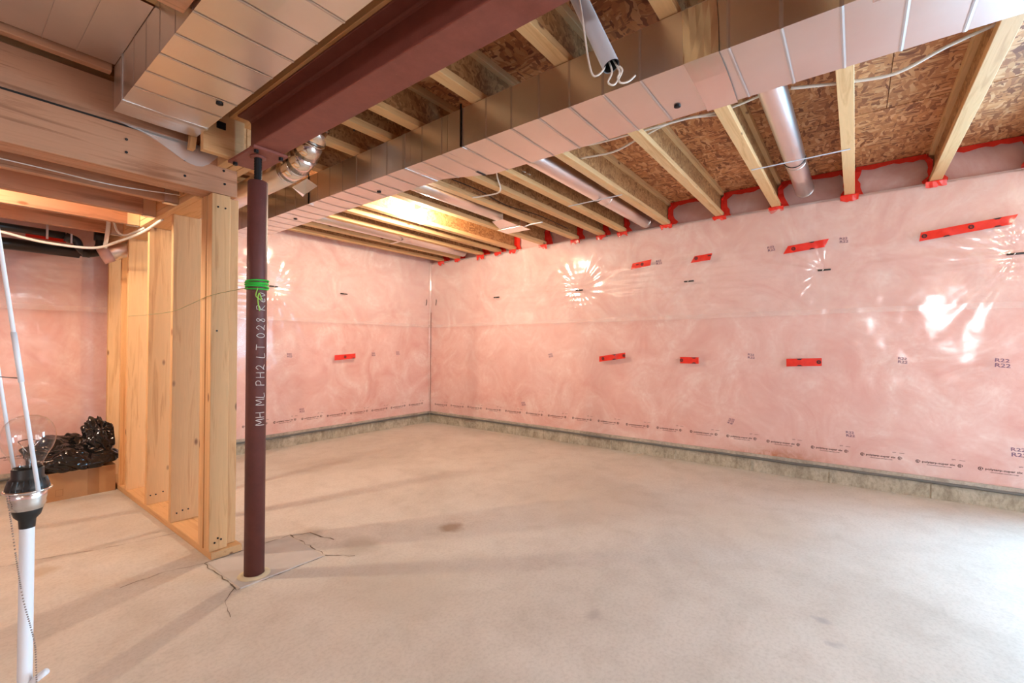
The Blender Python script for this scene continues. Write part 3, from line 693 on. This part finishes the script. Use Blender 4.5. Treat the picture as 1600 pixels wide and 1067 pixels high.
md = duct('trunk_duct', 1.672, 2.050, YF+.02, 4.6, DZ, JB-.004, 'long rectangular galvanised trunk duct hanging under the joists', [y for y in np.arange(-2.5, 4.5, .158) if abs(y-.48) > .06 and abs(y-2.08) > .05],
     [.48, 2.08], (1.72, 2.02, 1.925), ((1.94, .60), (1.82, 2.52), (1.80, 3.6), (1.90, -.5)), (1.62, 3.15))
# loose foil tape wrapped around the near joint
def foil(y0, y1):
    n = 6; v = []; r = random.Random(9)
    path = [(1.666, JB-.01), (1.665, 2.25), (1.664, DZ-.004), (1.80, DZ-.008), (1.93, DZ-.008), (2.058, DZ-.006), (2.060, 2.30)]
    for (x, z) in path:
        for k in range(n): v.append((x+r.uniform(-.0012, .0005) if x < 1.7 else x, y0+(y1-y0)*k/(n-1)+.012*math.sin(5*x+z*7), z+(r.uniform(-.002, 0) if 1.7 < x < 2.055 else 0)))
    return v, gridf(len(path), n)
part('foil_tape', *foil(.385, .505), SHINY, md)
part('corner_clip', *bevel(boxv(1.664, 1.70, -.085, -.045, DZ-.010, DZ+.02), CUBE, .002), CHROME, md)
# angled lip where the trunk narrows
part('takeoff_lip', boxv(1.955, 2.03, 1.76, 1.775, DZ-.004, DZ+.004), CUBE, BLACKSTEEL, md)
duct('branch_duct', .487, .800, YF+.02, 2.60, 2.158, JB-.004, 'wide flat galvanised duct left of the steel beam, ending at the header', [y for y in np.arange(-2.5, 2.42, .165)], [2.46], None, ((.745, 2.15), (.28+.30, -.2)), ())
t = thing('return_pan', (-1.3, 2.3, JB-.004), 'galvanised sheet panned across a joist bay left of the flat duct', 'sheet metal')
v = []; nx, ny = 20, 6
for a in range(nx):
    for b in range(ny): v.append((XL+.1+(.485-XL-.1)*a/(nx-1), 2.02+.56*b/(ny-1), JB-.006+.004*float(vnoise(a*.7, b*.9, 1))))
part('sheet', v, [q[::-1] for q in gridf(nx, ny)], GALV, t, smooth=True)
for x in (.36, .26, .12): part('crease', boxv(x, x+.004, 2.03, 2.57, JB-.012, JB-.008), CUBE, GALV, t)
o = box('bay_board', (XL+.1, .48, 2.60, 2.64, JB-.03, JB+.01), OLDWOOD[0], None, .002); tag(o, 'dark edged lumber cleat beside the sheet metal pan', 'lumber')

o = box('bay_beam', (XL+.1, .478, 1.56, 1.675, 2.165, JB-.002), OLDWOOD[0], None, .002); tag(o, 'dark lumber cross piece butting against the left side of the flat duct', 'lumber')
def round_pipe(name, p0, p1, r, label, seams=(), m=GALV, straps=(), seg=28, group=None):
    p0, p1 = np.array(p0, float), np.array(p1, float)
    t = thing(name, tuple((p0+p1)/2), label, 'duct', group)
    v, f = tubev([p0+(p1-p0)*k for k in np.linspace(0, 1, 6)], r, seg); part('pipe', v, f, m, t, smooth=True)
    for s in seams:
        c = p0+(p1-p0)*s; d = (p1-p0)/np.linalg.norm(p1-p0)*.006
        v, f = tubev([c-d, c+d], r+.003, seg); part('seam_ring', v, f, m, t, smooth=True)
    v = [p0+np.array([0, 0, -r-.001]), p1+np.array([0, 0, -r-.001])]
    return t
t = round_pipe('round_duct', (2.06, .335, 2.455), (4.50, .335, 2.455), .066, 'round metal pipe in the joist bay at right, nearest the camera', (.70, .99), group='round pipes between joists')
tube('collar', [(3.70, .335+.067*math.cos(a), 2.455-.067*math.sin(a)) for a in np.linspace(0, math.pi, 16)], .003, BLACKSTEEL, t, 6, straight=True)
t = round_pipe('round_duct', (2.06, 1.745, 2.425), (4.52, 1.715, 2.425), .068, 'round pinkish metal pipe between the middle joists, entering the right wall', (.62, .98), group='round pipes between joists')
tube('collar', [(3.45, 1.735+.069*math.cos(a), 2.425-.069*math.sin(a)) for a in np.linspace(0, math.pi, 16)], .003, BLACKSTEEL, t, 6, straight=True)
t = round_pipe('round_duct', (1.95, 4.24, 2.42), (4.45, 4.26, 2.42), .068, 'round metal pipe between joists near the back corner', (.56,), group='round pipes between joists')
box('strap', (3.36, 3.39, 4.05, 4.44, JB-.004, JB-.001), GALV, t)
# boxed pipe with register boot beside the lit bulb
t = thing('register_boot', (3.1, 2.83, 2.36), 'metal pipe ending in a square register boot next to the lit ceiling bulb', 'duct')
v, f = tubev([(2.06, 2.80, 2.44), (2.6, 2.805, 2.44), (3.46, 2.81, 2.44)], .07, 24); part('pipe', v, f, GALV, t, smooth=True)
v = [(3.42, 2.74, 2.37), (3.42, 2.88, 2.37), (3.42, 2.88, 2.51), (3.42, 2.74, 2.51), (3.62, 2.68, 2.335), (3.62, 2.93, 2.335), (3.62, 2.93, 2.52), (3.62, 2.68, 2.52)]
part('transition', v, CUBE, SHINY, t)
box('boot_box', (3.62, 3.74, 2.68, 2.93, 2.335, 2.52), GALV, t, .002)
box('boot_flange', (3.60, 3.76, 2.655, 2.955, 2.328, 2.336), SHINY, t, .001)
o = tube('bracket_rod', [(3.66, 2.66, 2.335), (3.67, 2.58, 2.35), (3.68, 2.45, 2.352)], .006, WHITEP, None, 6); tag(o, 'thin white rod reaching from the register boot to the next joist', 'rod')
# gored elbow and pipe beside the beam
t = thing('elbow_duct', (1.40, 3.2, 2.25), 'shiny round elbow and pipe running behind the maroon column', 'duct')
v, f = tubev([(1.38, 4.5, 2.215), (1.39, 3.4, 2.235), (1.40, 2.88, 2.245)], .075, 28); part('pipe', v, f, GALV, t, smooth=True)
P = [(1.40, 2.90, 2.245), (1.40, 2.78, 2.262), (1.40, 2.68, 2.30), (1.40, 2.605, 2.365), (1.405, 2.565, 2.44), (1.405, 2.555, 2.58)]
for a, b in zip(P[:-1], P[1:]):
    a, b = np.array(a), np.array(b); d = (b-a)/np.linalg.norm(b-a)*.006
    v, f = tubev([a-d, b+d], .076, 28); part('elbow_gore', v, f, SHINY, t, smooth=True)
    v, f = tubev([b-d*.6, b+d*.6], .0795, 28); part('seam_ring', v, f, SHINY, t, smooth=True)
v = [(1.45, 2.95, 2.17), (1.56, 3.02, 2.15), (1.60, 2.90, 2.21), (1.50, 2.85, 2.22), (1.53, 2.94, 2.14)]
o = part('foil_scrap', v, [(0, 4, 3), (4, 1, 2), (4, 2, 3), (0, 1, 4)], SHINY); tag(o, 'crumpled flap of foil hanging beside the elbow pipe', 'foil')

# ------------------------------------------------------------------ drain pipes and services beyond the header
def cable(name, pts, r, m, label, n=8, cat='cable'):
    o = tube(name, pts, r, m, None, 8, n=n); return tag(o, label, cat)
t = thing('drain_pipe', (.3, 4.7, 1.84), 'lower black plastic drain pipe with elbow behind the header', 'pipe')
tube('pipe', [(-1.6, 4.75, 1.86), (.70, 4.75, 1.835)], .042, ABS, t, 20, n=4)
tube('elbow', [(.70, 4.75, 1.84), (.77, 4.75, 1.85), (.815, 4.75, 1.90), (.82, 4.75, 1.98), (.82, 4.75, 2.15)], .030, ABS, t, 16)
lathe('coupling', [(.036, -.04), (.040, -.04), (.040, .04), (.036, .04)], (.82, 4.75, 1.99), ABS, t, 18)
t = thing('drain_pipe', (.3, 4.62, 1.93), 'upper black plastic drain pipe with curved end behind the header', 'pipe')
tube('pipe', [(-1.6, 4.60, 1.955), (.60, 4.60, 1.925)], .026, ABS, t, 18, n=4)
tube('trap_bend', [(.60, 4.60, 1.925), (.66, 4.60, 1.90), (.68, 4.60, 1.85), (.72, 4.60, 1.815), (.78, 4.60, 1.83), (.84, 4.60, 1.86)], .027, ABS, t, 16)
for x in (.62, .715): tube('coupling', [(x-.02, 4.60, 1.915 if x < .7 else 1.815), (x+.02, 4.60, 1.905 if x < .7 else 1.815)], .032, ABS, t, 16, n=2)
box('strap', (.50, .512, 4.57, 4.575, 1.88, 2.16), GALV, t)
box('strap', (.625, .635, 4.565, 4.57, 1.87, 1.94), GALV, t)
t = thing('short_duct', (.95, 4.5, 1.88), 'short tilted metal pipe piece beside the farthest studs', 'duct')
v, f = tubev([(.80, 4.46, 1.795), (.90, 4.44, 1.85), (1.02, 4.42, 1.915)], .055, 24); part('pipe', v, f, GALV, t, smooth=True)
v, f = tubev([(.775, 4.465, 1.782), (.83, 4.455, 1.812)], .058, 24); part('end_cuff', v, f, plain('dusty_rose_tape', (.70, .42, .34), .4), t, smooth=True)
cable('wall_cable', [(-.6, 4.15, 1.94), (.0, 4.15, 1.86), (.267, 4.15, 1.815), (.45, 4.15, 1.785), (.68, 4.15, 1.79), (.80, 4.10, 1.85), (.885, 3.9, 1.90), (.898, 3.5, 1.925)], .0085, CABLE, 'thick white cable sagging below the landing joists')
cable('wall_cable', [(.76, 4.15, 2.05), (.755, 4.15, 1.93), (.74, 4.15, 1.80)], .012, CABLE, 'short upright white cable meeting the sagging cable')
cable('wall_cable', [(.78, 4.12, 2.0), (.80, 4.12, 1.925), (.84, 4.08, 1.90), (.89, 3.85, 1.925)], .008, CABLE, 'curved white cable tucked under the landing rim')
cable('wall_cable', [(-1.0, 2.86, 1.955), (.0, 2.86, 1.952), (.45, 2.86, 1.950), (.70, 2.87, 1.96), (.85, 2.9, 1.99)], .007, plain('grey_cable_jacket', (.42, .33, .29), .5), 'dusty grey cable running along the back of the header')
cable('wall_cable', [(-1.0, 2.99, 1.952), (.2, 2.99, 1.944), (.55, 2.99, 1.936), (.84, 2.97, 1.955)], .0028, CABLE, 'thin white wire along the first landing joist')

# ------------------------------------------------------------------ ceiling cables
cable('ceiling_cable', [(2.05, 1.30, 2.42), (2.45, 1.50, 2.42), (2.58, 1.36, 2.425), (2.56, 1.0, 2.40), (2.60, .75, 2.415), (2.66, .57, 2.43), (2.62, .3, 2.44)], .0065, CABLE, 'white cable looping across the second bay behind the duct')
cable('ceiling_cable', [(2.70, 1.49, 2.41), (2.72, 1.25, 2.40), (2.64, 1.03, 2.405), (2.60, .80, 2.42), (2.74, .56, 2.44)], .0065, CABLE, 'lower white cable crossing between two I-joists at mid ceiling')
cable('ceiling_cable', [(2.62, .25, 2.42), (2.64, .12, 2.40), (2.68, .03, 2.40), (2.70, -.15, 2.385), (2.66, -.32, 2.42), (2.63, -.47, 2.44)], .0075, CABLE, 'white cable sagging across the right ceiling bay below the subfloor')
cable('ceiling_cable', [(2.52, -.50, 2.43), (2.50, -.7, 2.42), (2.5, -.95, 2.43)], .0075, CABLE, 'white cable piece beyond the rightmost visible joist')
o = box('support_strap', (3.475, 3.492, .02, .57, JB-.0035, JB-.001), PVC); tag(o, 'pale strap under the near round pipe spanning two joists', 'strap')
o = box('support_strap', (3.41, 3.428, 1.50, 2.00, JB-.0035, JB-.001), PVC); tag(o, 'pale strap under the middle round pipe spanning two joists', 'strap')
cable('loose_wire', [(2.47, 2.05, 2.44), (2.60, 2.14, 2.40), (2.73, 2.22, 2.345), (2.70, 2.36, 2.33), (2.66, 2.45, 2.325)], .006, CABLE, 'loose white wire end curling down beside the duct')
cable('loose_wire', [(2.5, 2.52, 2.44), (2.8, 2.50, 2.43), (3.2, 2.53, 2.415), (3.7, 2.50, 2.43), (4.3, 2.52, 2.43)], .004, BLACK, 'thin black wire drooping along a joist web')
for k, x in enumerate((2.66, 2.72)):
    cable('staple_tag', [(x, 1.95, 2.42), (x-.03, 1.90, 2.39)], .004, WHITEP, ('left' if k == 0 else 'right')+' small white cable tie on the joist above the duct edge', 2, 'cable tie')
cable('dark_cable', [(1.30, 2.55, 2.50), (1.45, 2.32, 2.50), (1.47, 2.28, 2.42), (1.48, 2.29, 2.36)], .004, BLACK, 'thin black cable drooping between beam and trunk duct')
# white pipe with wires hanging in front of the trunk duct
t = thing('hanging_pipe', (1.20, .63, 2.1), 'grey white plastic pipe hanging obliquely in front of the trunk duct', 'pipe')
A_, B_ = np.array((1.198, .559, 1.935)), np.array((1.200, .80, 2.50)); d = (B_-A_)/np.linalg.norm(B_-A_)
v, f = tubev([B_, A_], .0245, 28, False); part('pipe', v, f, PVC, t, smooth=True)
v, f = tubev([A_, A_+d*.12], .021, 28, False); part('inner_bore', v, [q[::-1] for q in f], BLACK, t, smooth=True)
for pts, lb in (([A_+d*.06+np.array([.004, .008, 0]), A_+np.array([-.012, .016, -.004]), A_+np.array([-.030, .040, -.028]), A_+np.array([-.042, .052, .02]), A_+np.array([-.05, .07, .16]), A_+np.array([-.058, .10, .34])], 'thin white wire looping up beside the hanging pipe'),
                ([A_+d*.06, A_+np.array([.004, .0, -.01]), A_+np.array([-.004, .008, -.045]), A_+np.array([.010, -.006, -.050]), A_+np.array([.026, -.022, -.01]), A_+np.array([.020, -.016, .005])], 'white wire loop hanging out of the plastic pipe'),
                ([A_+d*.06+np.array([.008, -.008, 0]), A_+np.array([.018, -.016, -.008]), A_+np.array([.016, -.013, -.030]), A_+np.array([.022, -.020, -.045]), A_+np.array([.040, -.036, -.038]), A_+np.array([.056, -.050, -.018])], 'white wire tail curling right below the plastic pipe')):
    tube('wire', pts, .0028, CABLE, t, 8)['label'] = lb

# ------------------------------------------------------------------ lit bare bulbs
BULB = [(0, -.062), (.012, -.061), (.022, -.056), (.029, -.045), (.031, -.033), (.029, -.020), (.023, -.006), (.017, .008), (.0145, .022), (.0135, .030)]
def bulb_fixture(loc, label, ztop, k=1.0):
    x, y, z = loc
    t = thing('ceiling_bulb', (x, y, ztop), label, 'lamp', 'lit ceiling bulbs')
    lathe('glass', BULB, (x, y, z+.033), lit(k*BULB_W/(math.pi*.0098)), t, 24)
    lathe('screw_base', [(.0135, .060), (.0135, .088), (0, .088)], (x, y, z), CHROME, t, 20)
    lathe('lampholder', [(.020, .066), (.026, .072), (.030, .090), (.055, .100), (.055, .108), (0, .108)], (x, y, z), CERAM, t, 28)
    box('ceiling_box', (x-.05, x+.05, y-.05, y+.05, z+.108, ztop), GALV, t, .003)
    return t
bulb_fixture((2.87, 3.30, 2.325), 'glaring bare light bulb between the joists near the back corner', 2.60, .86)
bulb_fixture((-.30, 3.70, 2.01), 'lit bare bulb hidden between the landing joists', 2.16, .9)
bulb_fixture((-1.5, -1.25, 2.325), 'lit bare bulb in the ceiling behind the photographer', 2.60, .08)
bulb_fixture((2.6, -1.72, 2.325), 'added unseen fill bulb in the ceiling far right behind the photographer', 2.60, .30)  # added bulb, out of view, evens out the room light

# ------------------------------------------------------------------ walls behind the photographer with their windows
def wall_with_hole(name, along, c, a0, a1, h0, h1, z0, z1):
    bs = []
    for (p, q, r0, r1) in ((a0, h0, 0, JT), (h1, a1, 0, JT), (h0, h1, 0, z0), (h0, h1, z1, JT)):
        bs.append((boxv(p, q, c-.15, c, r0, r1) if along == 'x' else boxv(c-.15, c, p, q, r0, r1), CUBE))
    return tag_struct(part(name, *join(*bs), INSUL, origin=(0, 0, 0)))
wall_with_hole('wall_front', 'x', YF, XL, U+.16, 1.45, 3.15, .2, 1.7)
wall_with_hole('wall_left', 'y', XL, YF, V+.16, -1.60, -.80, 1.3, 1.9)
def window(name, along, c, h0, h1, z0, z1, sg=1):
    w = .05; bs = []
    for (p, q, r0, r1) in ((h0, h1, z0, z0+w), (h0, h1, z1-w, z1), (h0, h0+w, z0+w, z1-w), (h1-w, h1, z0+w, z1-w), ((h0+h1)/2-w/2, (h0+h1)/2+w/2, z0+w, z1-w)):
        bs.append((boxv(p, q, c-.12, c-.04, r0, r1) if along == 'x' else boxv(min(c-sg*.12, c-sg*.04), max(c-sg*.12, c-sg*.04), p, q, r0, r1), CUBE))
    o = tag_struct(part(name, *join(*bs), WHITEP))
    b = (h0+w, h1-w, c-sg*.081-.002, c-sg*.081+.002, z0+w, z1-w)
    box('pane', b if along == 'x' else (b[2], b[3], b[0], b[1], b[4], b[5]), GLASS, o)
window('window_1', 'x', YF, 1.45, 3.15, .2, 1.7)
window('window_3', 'y', U+.03, WY0, WY1, WZ0, WZ1, -1)
window('window_2', 'y', XL, -1.60, -.80, 1.3, 1.9)

# ------------------------------------------------------------------ cardboard box and black bag
t = thing('cardboard_box', (.68, 4.76, 0), 'low brown cardboard box by the stud wall', 'box')
bx0, bx1, by0, by1, bh = .44, .895, 4.565, 4.965, .195
T_ = .005
part('body', *join((boxv(bx0, bx1, by0, by0+T_, 0, bh), CUBE), (boxv(bx0, bx1, by1-T_, by1, 0, bh), CUBE), (boxv(bx0, bx0+T_, by0+T_, by1-T_, 0, bh), CUBE), (boxv(bx1-T_, bx1, by0+T_, by1-T_, 0, bh), CUBE), (boxv(bx0+T_, bx1-T_, by0+T_, by1-T_, 0, T_), CUBE)), CARD, t)
part('flap', boxv(bx0, bx1, by0+.0, (by0+by1)/2-.002, bh, bh+T_), CUBE, CARDL, t)
part('flap', boxv(bx0, bx1, (by0+by1)/2+.002, by1, bh, bh+T_), CUBE, CARDL, t)
part('packing_tape', boxv(.735, .80, by0-.001, by0, .003, bh-.002), CUBE, CARDD, t)
sq = join(*[(boxv(*b), CUBE) for b in ((.565, .605, by0-.0012, by0, .030, .033), (.565, .605, by0-.0012, by0, .077, .080), (.565, .568, by0-.0012, by0, .033, .077), (.602, .605, by0-.0012, by0, .033, .077))])
part('printed_square', *sq, CARDD, t)
bm = bmesh.new(); bmesh.ops.create_icosphere(bm, subdivisions=6, radius=1)
co = np.array([tuple(p.co) for p in bm.verts]); fc = [tuple(p.index for p in q.verts) for q in bm.faces]; bm.free()
def n3(p, s, k): return vnoise(p[:, 0]*s+p[:, 2]*s*.6, p[:, 1]*s-p[:, 2]*s*.8, k)+vnoise(p[:, 2]*s+9, p[:, 0]*s*.7-p[:, 1]*s*.5, (k+1) % 4)
def crumple(c, sx, sy, sz, amp):
    r = 1+amp*n3(co, 1.6, 0)-.55*amp*np.abs(n3(co, 3.0, 1))+.32*amp*np.abs(n3(co, 6.0, 2))
    p = co*r[:, None]*np.array([sx, sy, sz]); p[:, 2] = np.maximum(p[:, 2], -sz*.55)
    return p+np.array(c)
t = thing('garbage_bag', (.70, 4.75, .2), 'crumpled glossy black garbage bag lying on the cardboard box', 'bag')
p = crumple((.685, 4.73, .275), .23, .17, .14, .55); p[:, 2] = np.maximum(p[:, 2], .2015); p[:, 1] = np.minimum(p[:, 1], 4.94); part('bag_body', p, fc, BAG, t, smooth=True)
p = crumple((.83, 4.72, .39), .085, .09, .13, .7); p[:, 2] = np.maximum(p[:, 2], .2015); p[:, 0] = np.minimum(p[:, 0], .900); part('bag_neck', p, fc, BAG, t, smooth=True)
p = crumple((.874, 4.635, .325), .022, .016, .018, .4); o = part('paper_scrap', p, fc, plain('pale_paper', (.80, .66, .58), .8), t, smooth=True)

# ------------------------------------------------------------------ bare-bulb floor lamp close to the camera
LX, LY = .0925, .984
t = thing('floor_lamp', (LX, LY, 0), 'white pole lamp with a clear unlit bulb close to the camera', 'lamp')
lathe('base', [(0, .0), (.13, 0), (.13, .012), (.12, .018), (.02, .024), (.012, .04)], (LX, LY, 0), WHITEP, t, 40)
lathe('pole', [(.0082, .02), (.0082, .866)], (LX, LY, 0), WHITEP, t, 24)
tube('peg', [(LX+.004, LY-.004, .614), (LX+.020, LY-.020, .632)], .0048, WHITEP, t, 12, n=2)
lathe('lower_cup', [(.0088, .848), (.0095, .860), (.0145, .866), (.0170, .876), (.0170, .884), (0, .884)], (LX, LY, 0), BLACK, t, 32)
lathe('metal_neck', [(.0175, .876), (.0185, .879), (.0205, .883), (.0200, .888), (.0212, .893), (.0212, .904), (0, .904)], (LX, LY, 0), CHROME, t, 32)
lathe('socket_shell', [(.018, .903), (.0240, .904), (.0232, .912), (.0195, .921), (.0175, .924), (.0175, .936), (.0160, .938), (.0155, .926)], (LX, LY, 0), BLACK, t, 32)
for k in range(20):
    a = 2*math.pi*k/20; c, s = math.cos(a), math.sin(a)
    v, f = tubev([(LX+.0235*c, LY+.0235*s, .906), (LX+.0198*c, LY+.0198*s, .921)], .0011, 6); part('shell_ridge', v, f, BLACK, t)
lathe('rim_ring', [(.0205, .9025), (.0262, .903), (.0268, .9045), (.0262, .906), (.0205, .906)], (LX, LY, 0), CHROME, t, 40)
g = lathe('bulb', [(.0148, .928), (.0148, .936), (.0165, .944), (.0215, .956), (.0268, .966), (.0292, .975), (.0298, .983), (.0288, .992), (.0252, 1.002), (.0188, 1.010), (.0100, 1.0145), (0, 1.0158)], (LX, LY, 0), GLASS, t, 48)
lathe('glass_stem', [(.006, .934), (.004, .950), (.002, .964), (0, .965)], (LX, LY, 0), GLASS, g, 16)
tube('filament', [(LX-.010, LY+.006, .976), (LX-.004, LY-.001, .979), (LX+.004, LY-.004, .979), (LX+.010, LY-.008, .976)], .0006, BLACKSTEEL, g, 5)
for sx in (-1, 1): tube('filament_lead', [(LX+sx*.001, LY, .960), (LX+sx*.010, LY-sx*.007, .976)], .0005, CHROME, g, 5, n=2)
# shade carrier rods leaning up from the socket
R0 = np.array((.0990, .9375, .9085)); R1 = np.array((.0609, .9827, 1.2682)); D1 = R1-R0
tube('carrier_rod', [tuple(R0), tuple(R0+D1*2.3)], .0026, WHITEP, t, 12, n=4)
tube('rod_sleeve', [tuple(R0+D1*.44), tuple(R0+D1*.64)], .0034, WHITEP, t, 12, n=2)
Q0 = np.array((.0830, 1.0095, .9085))
tube('carrier_rod', [tuple(Q0), tuple(Q0+D1*2.3)], .0024, WHITEP, t, 12, n=4)
tube('cross_wire', [tuple(R0+D1*.455), tuple(Q0+D1*.455)], .0007, BLACKSTEEL, t, 6, n=2)
tube('top_ring', [tuple((R0+Q0)/2+D1*2.3+np.array((.044*math.cos(a), .044*math.sin(a), 0))) for a in np.linspace(0, 2*math.pi, 25)], .002, WHITEP, t, 8, straight=True)
# bead pull chain
ch = spline([(.0708, .9763, .9041), (.0739, .9727, .8785), (.0784, .9678, .8322), (.0865, .9586, .7581), (.0944, .9493, .7118), (.0986, .9442, .684), (.1003, .943, .6377), (.1003, .943, .60)], 26)
bm = bmesh.new(); bmesh.ops.create_icosphere(bm, subdivisions=1, radius=.00125); sv = [tuple(p.co) for p in bm.verts]; sf = [tuple(p.index for p in q.verts) for q in bm.faces]; bm.free()
ms = []; last = None
for c in ch:
    if last is None or np.linalg.norm(c-last) > .0028: ms.append(([tuple(np.array(p)+c) for p in sv], sf)); last = c
o = part('bead_chain', *join(*ms), plain('bead_steel', (.35, .32, .30), .35, 1.0), t, smooth=True); o['kind'] = 'stuff'
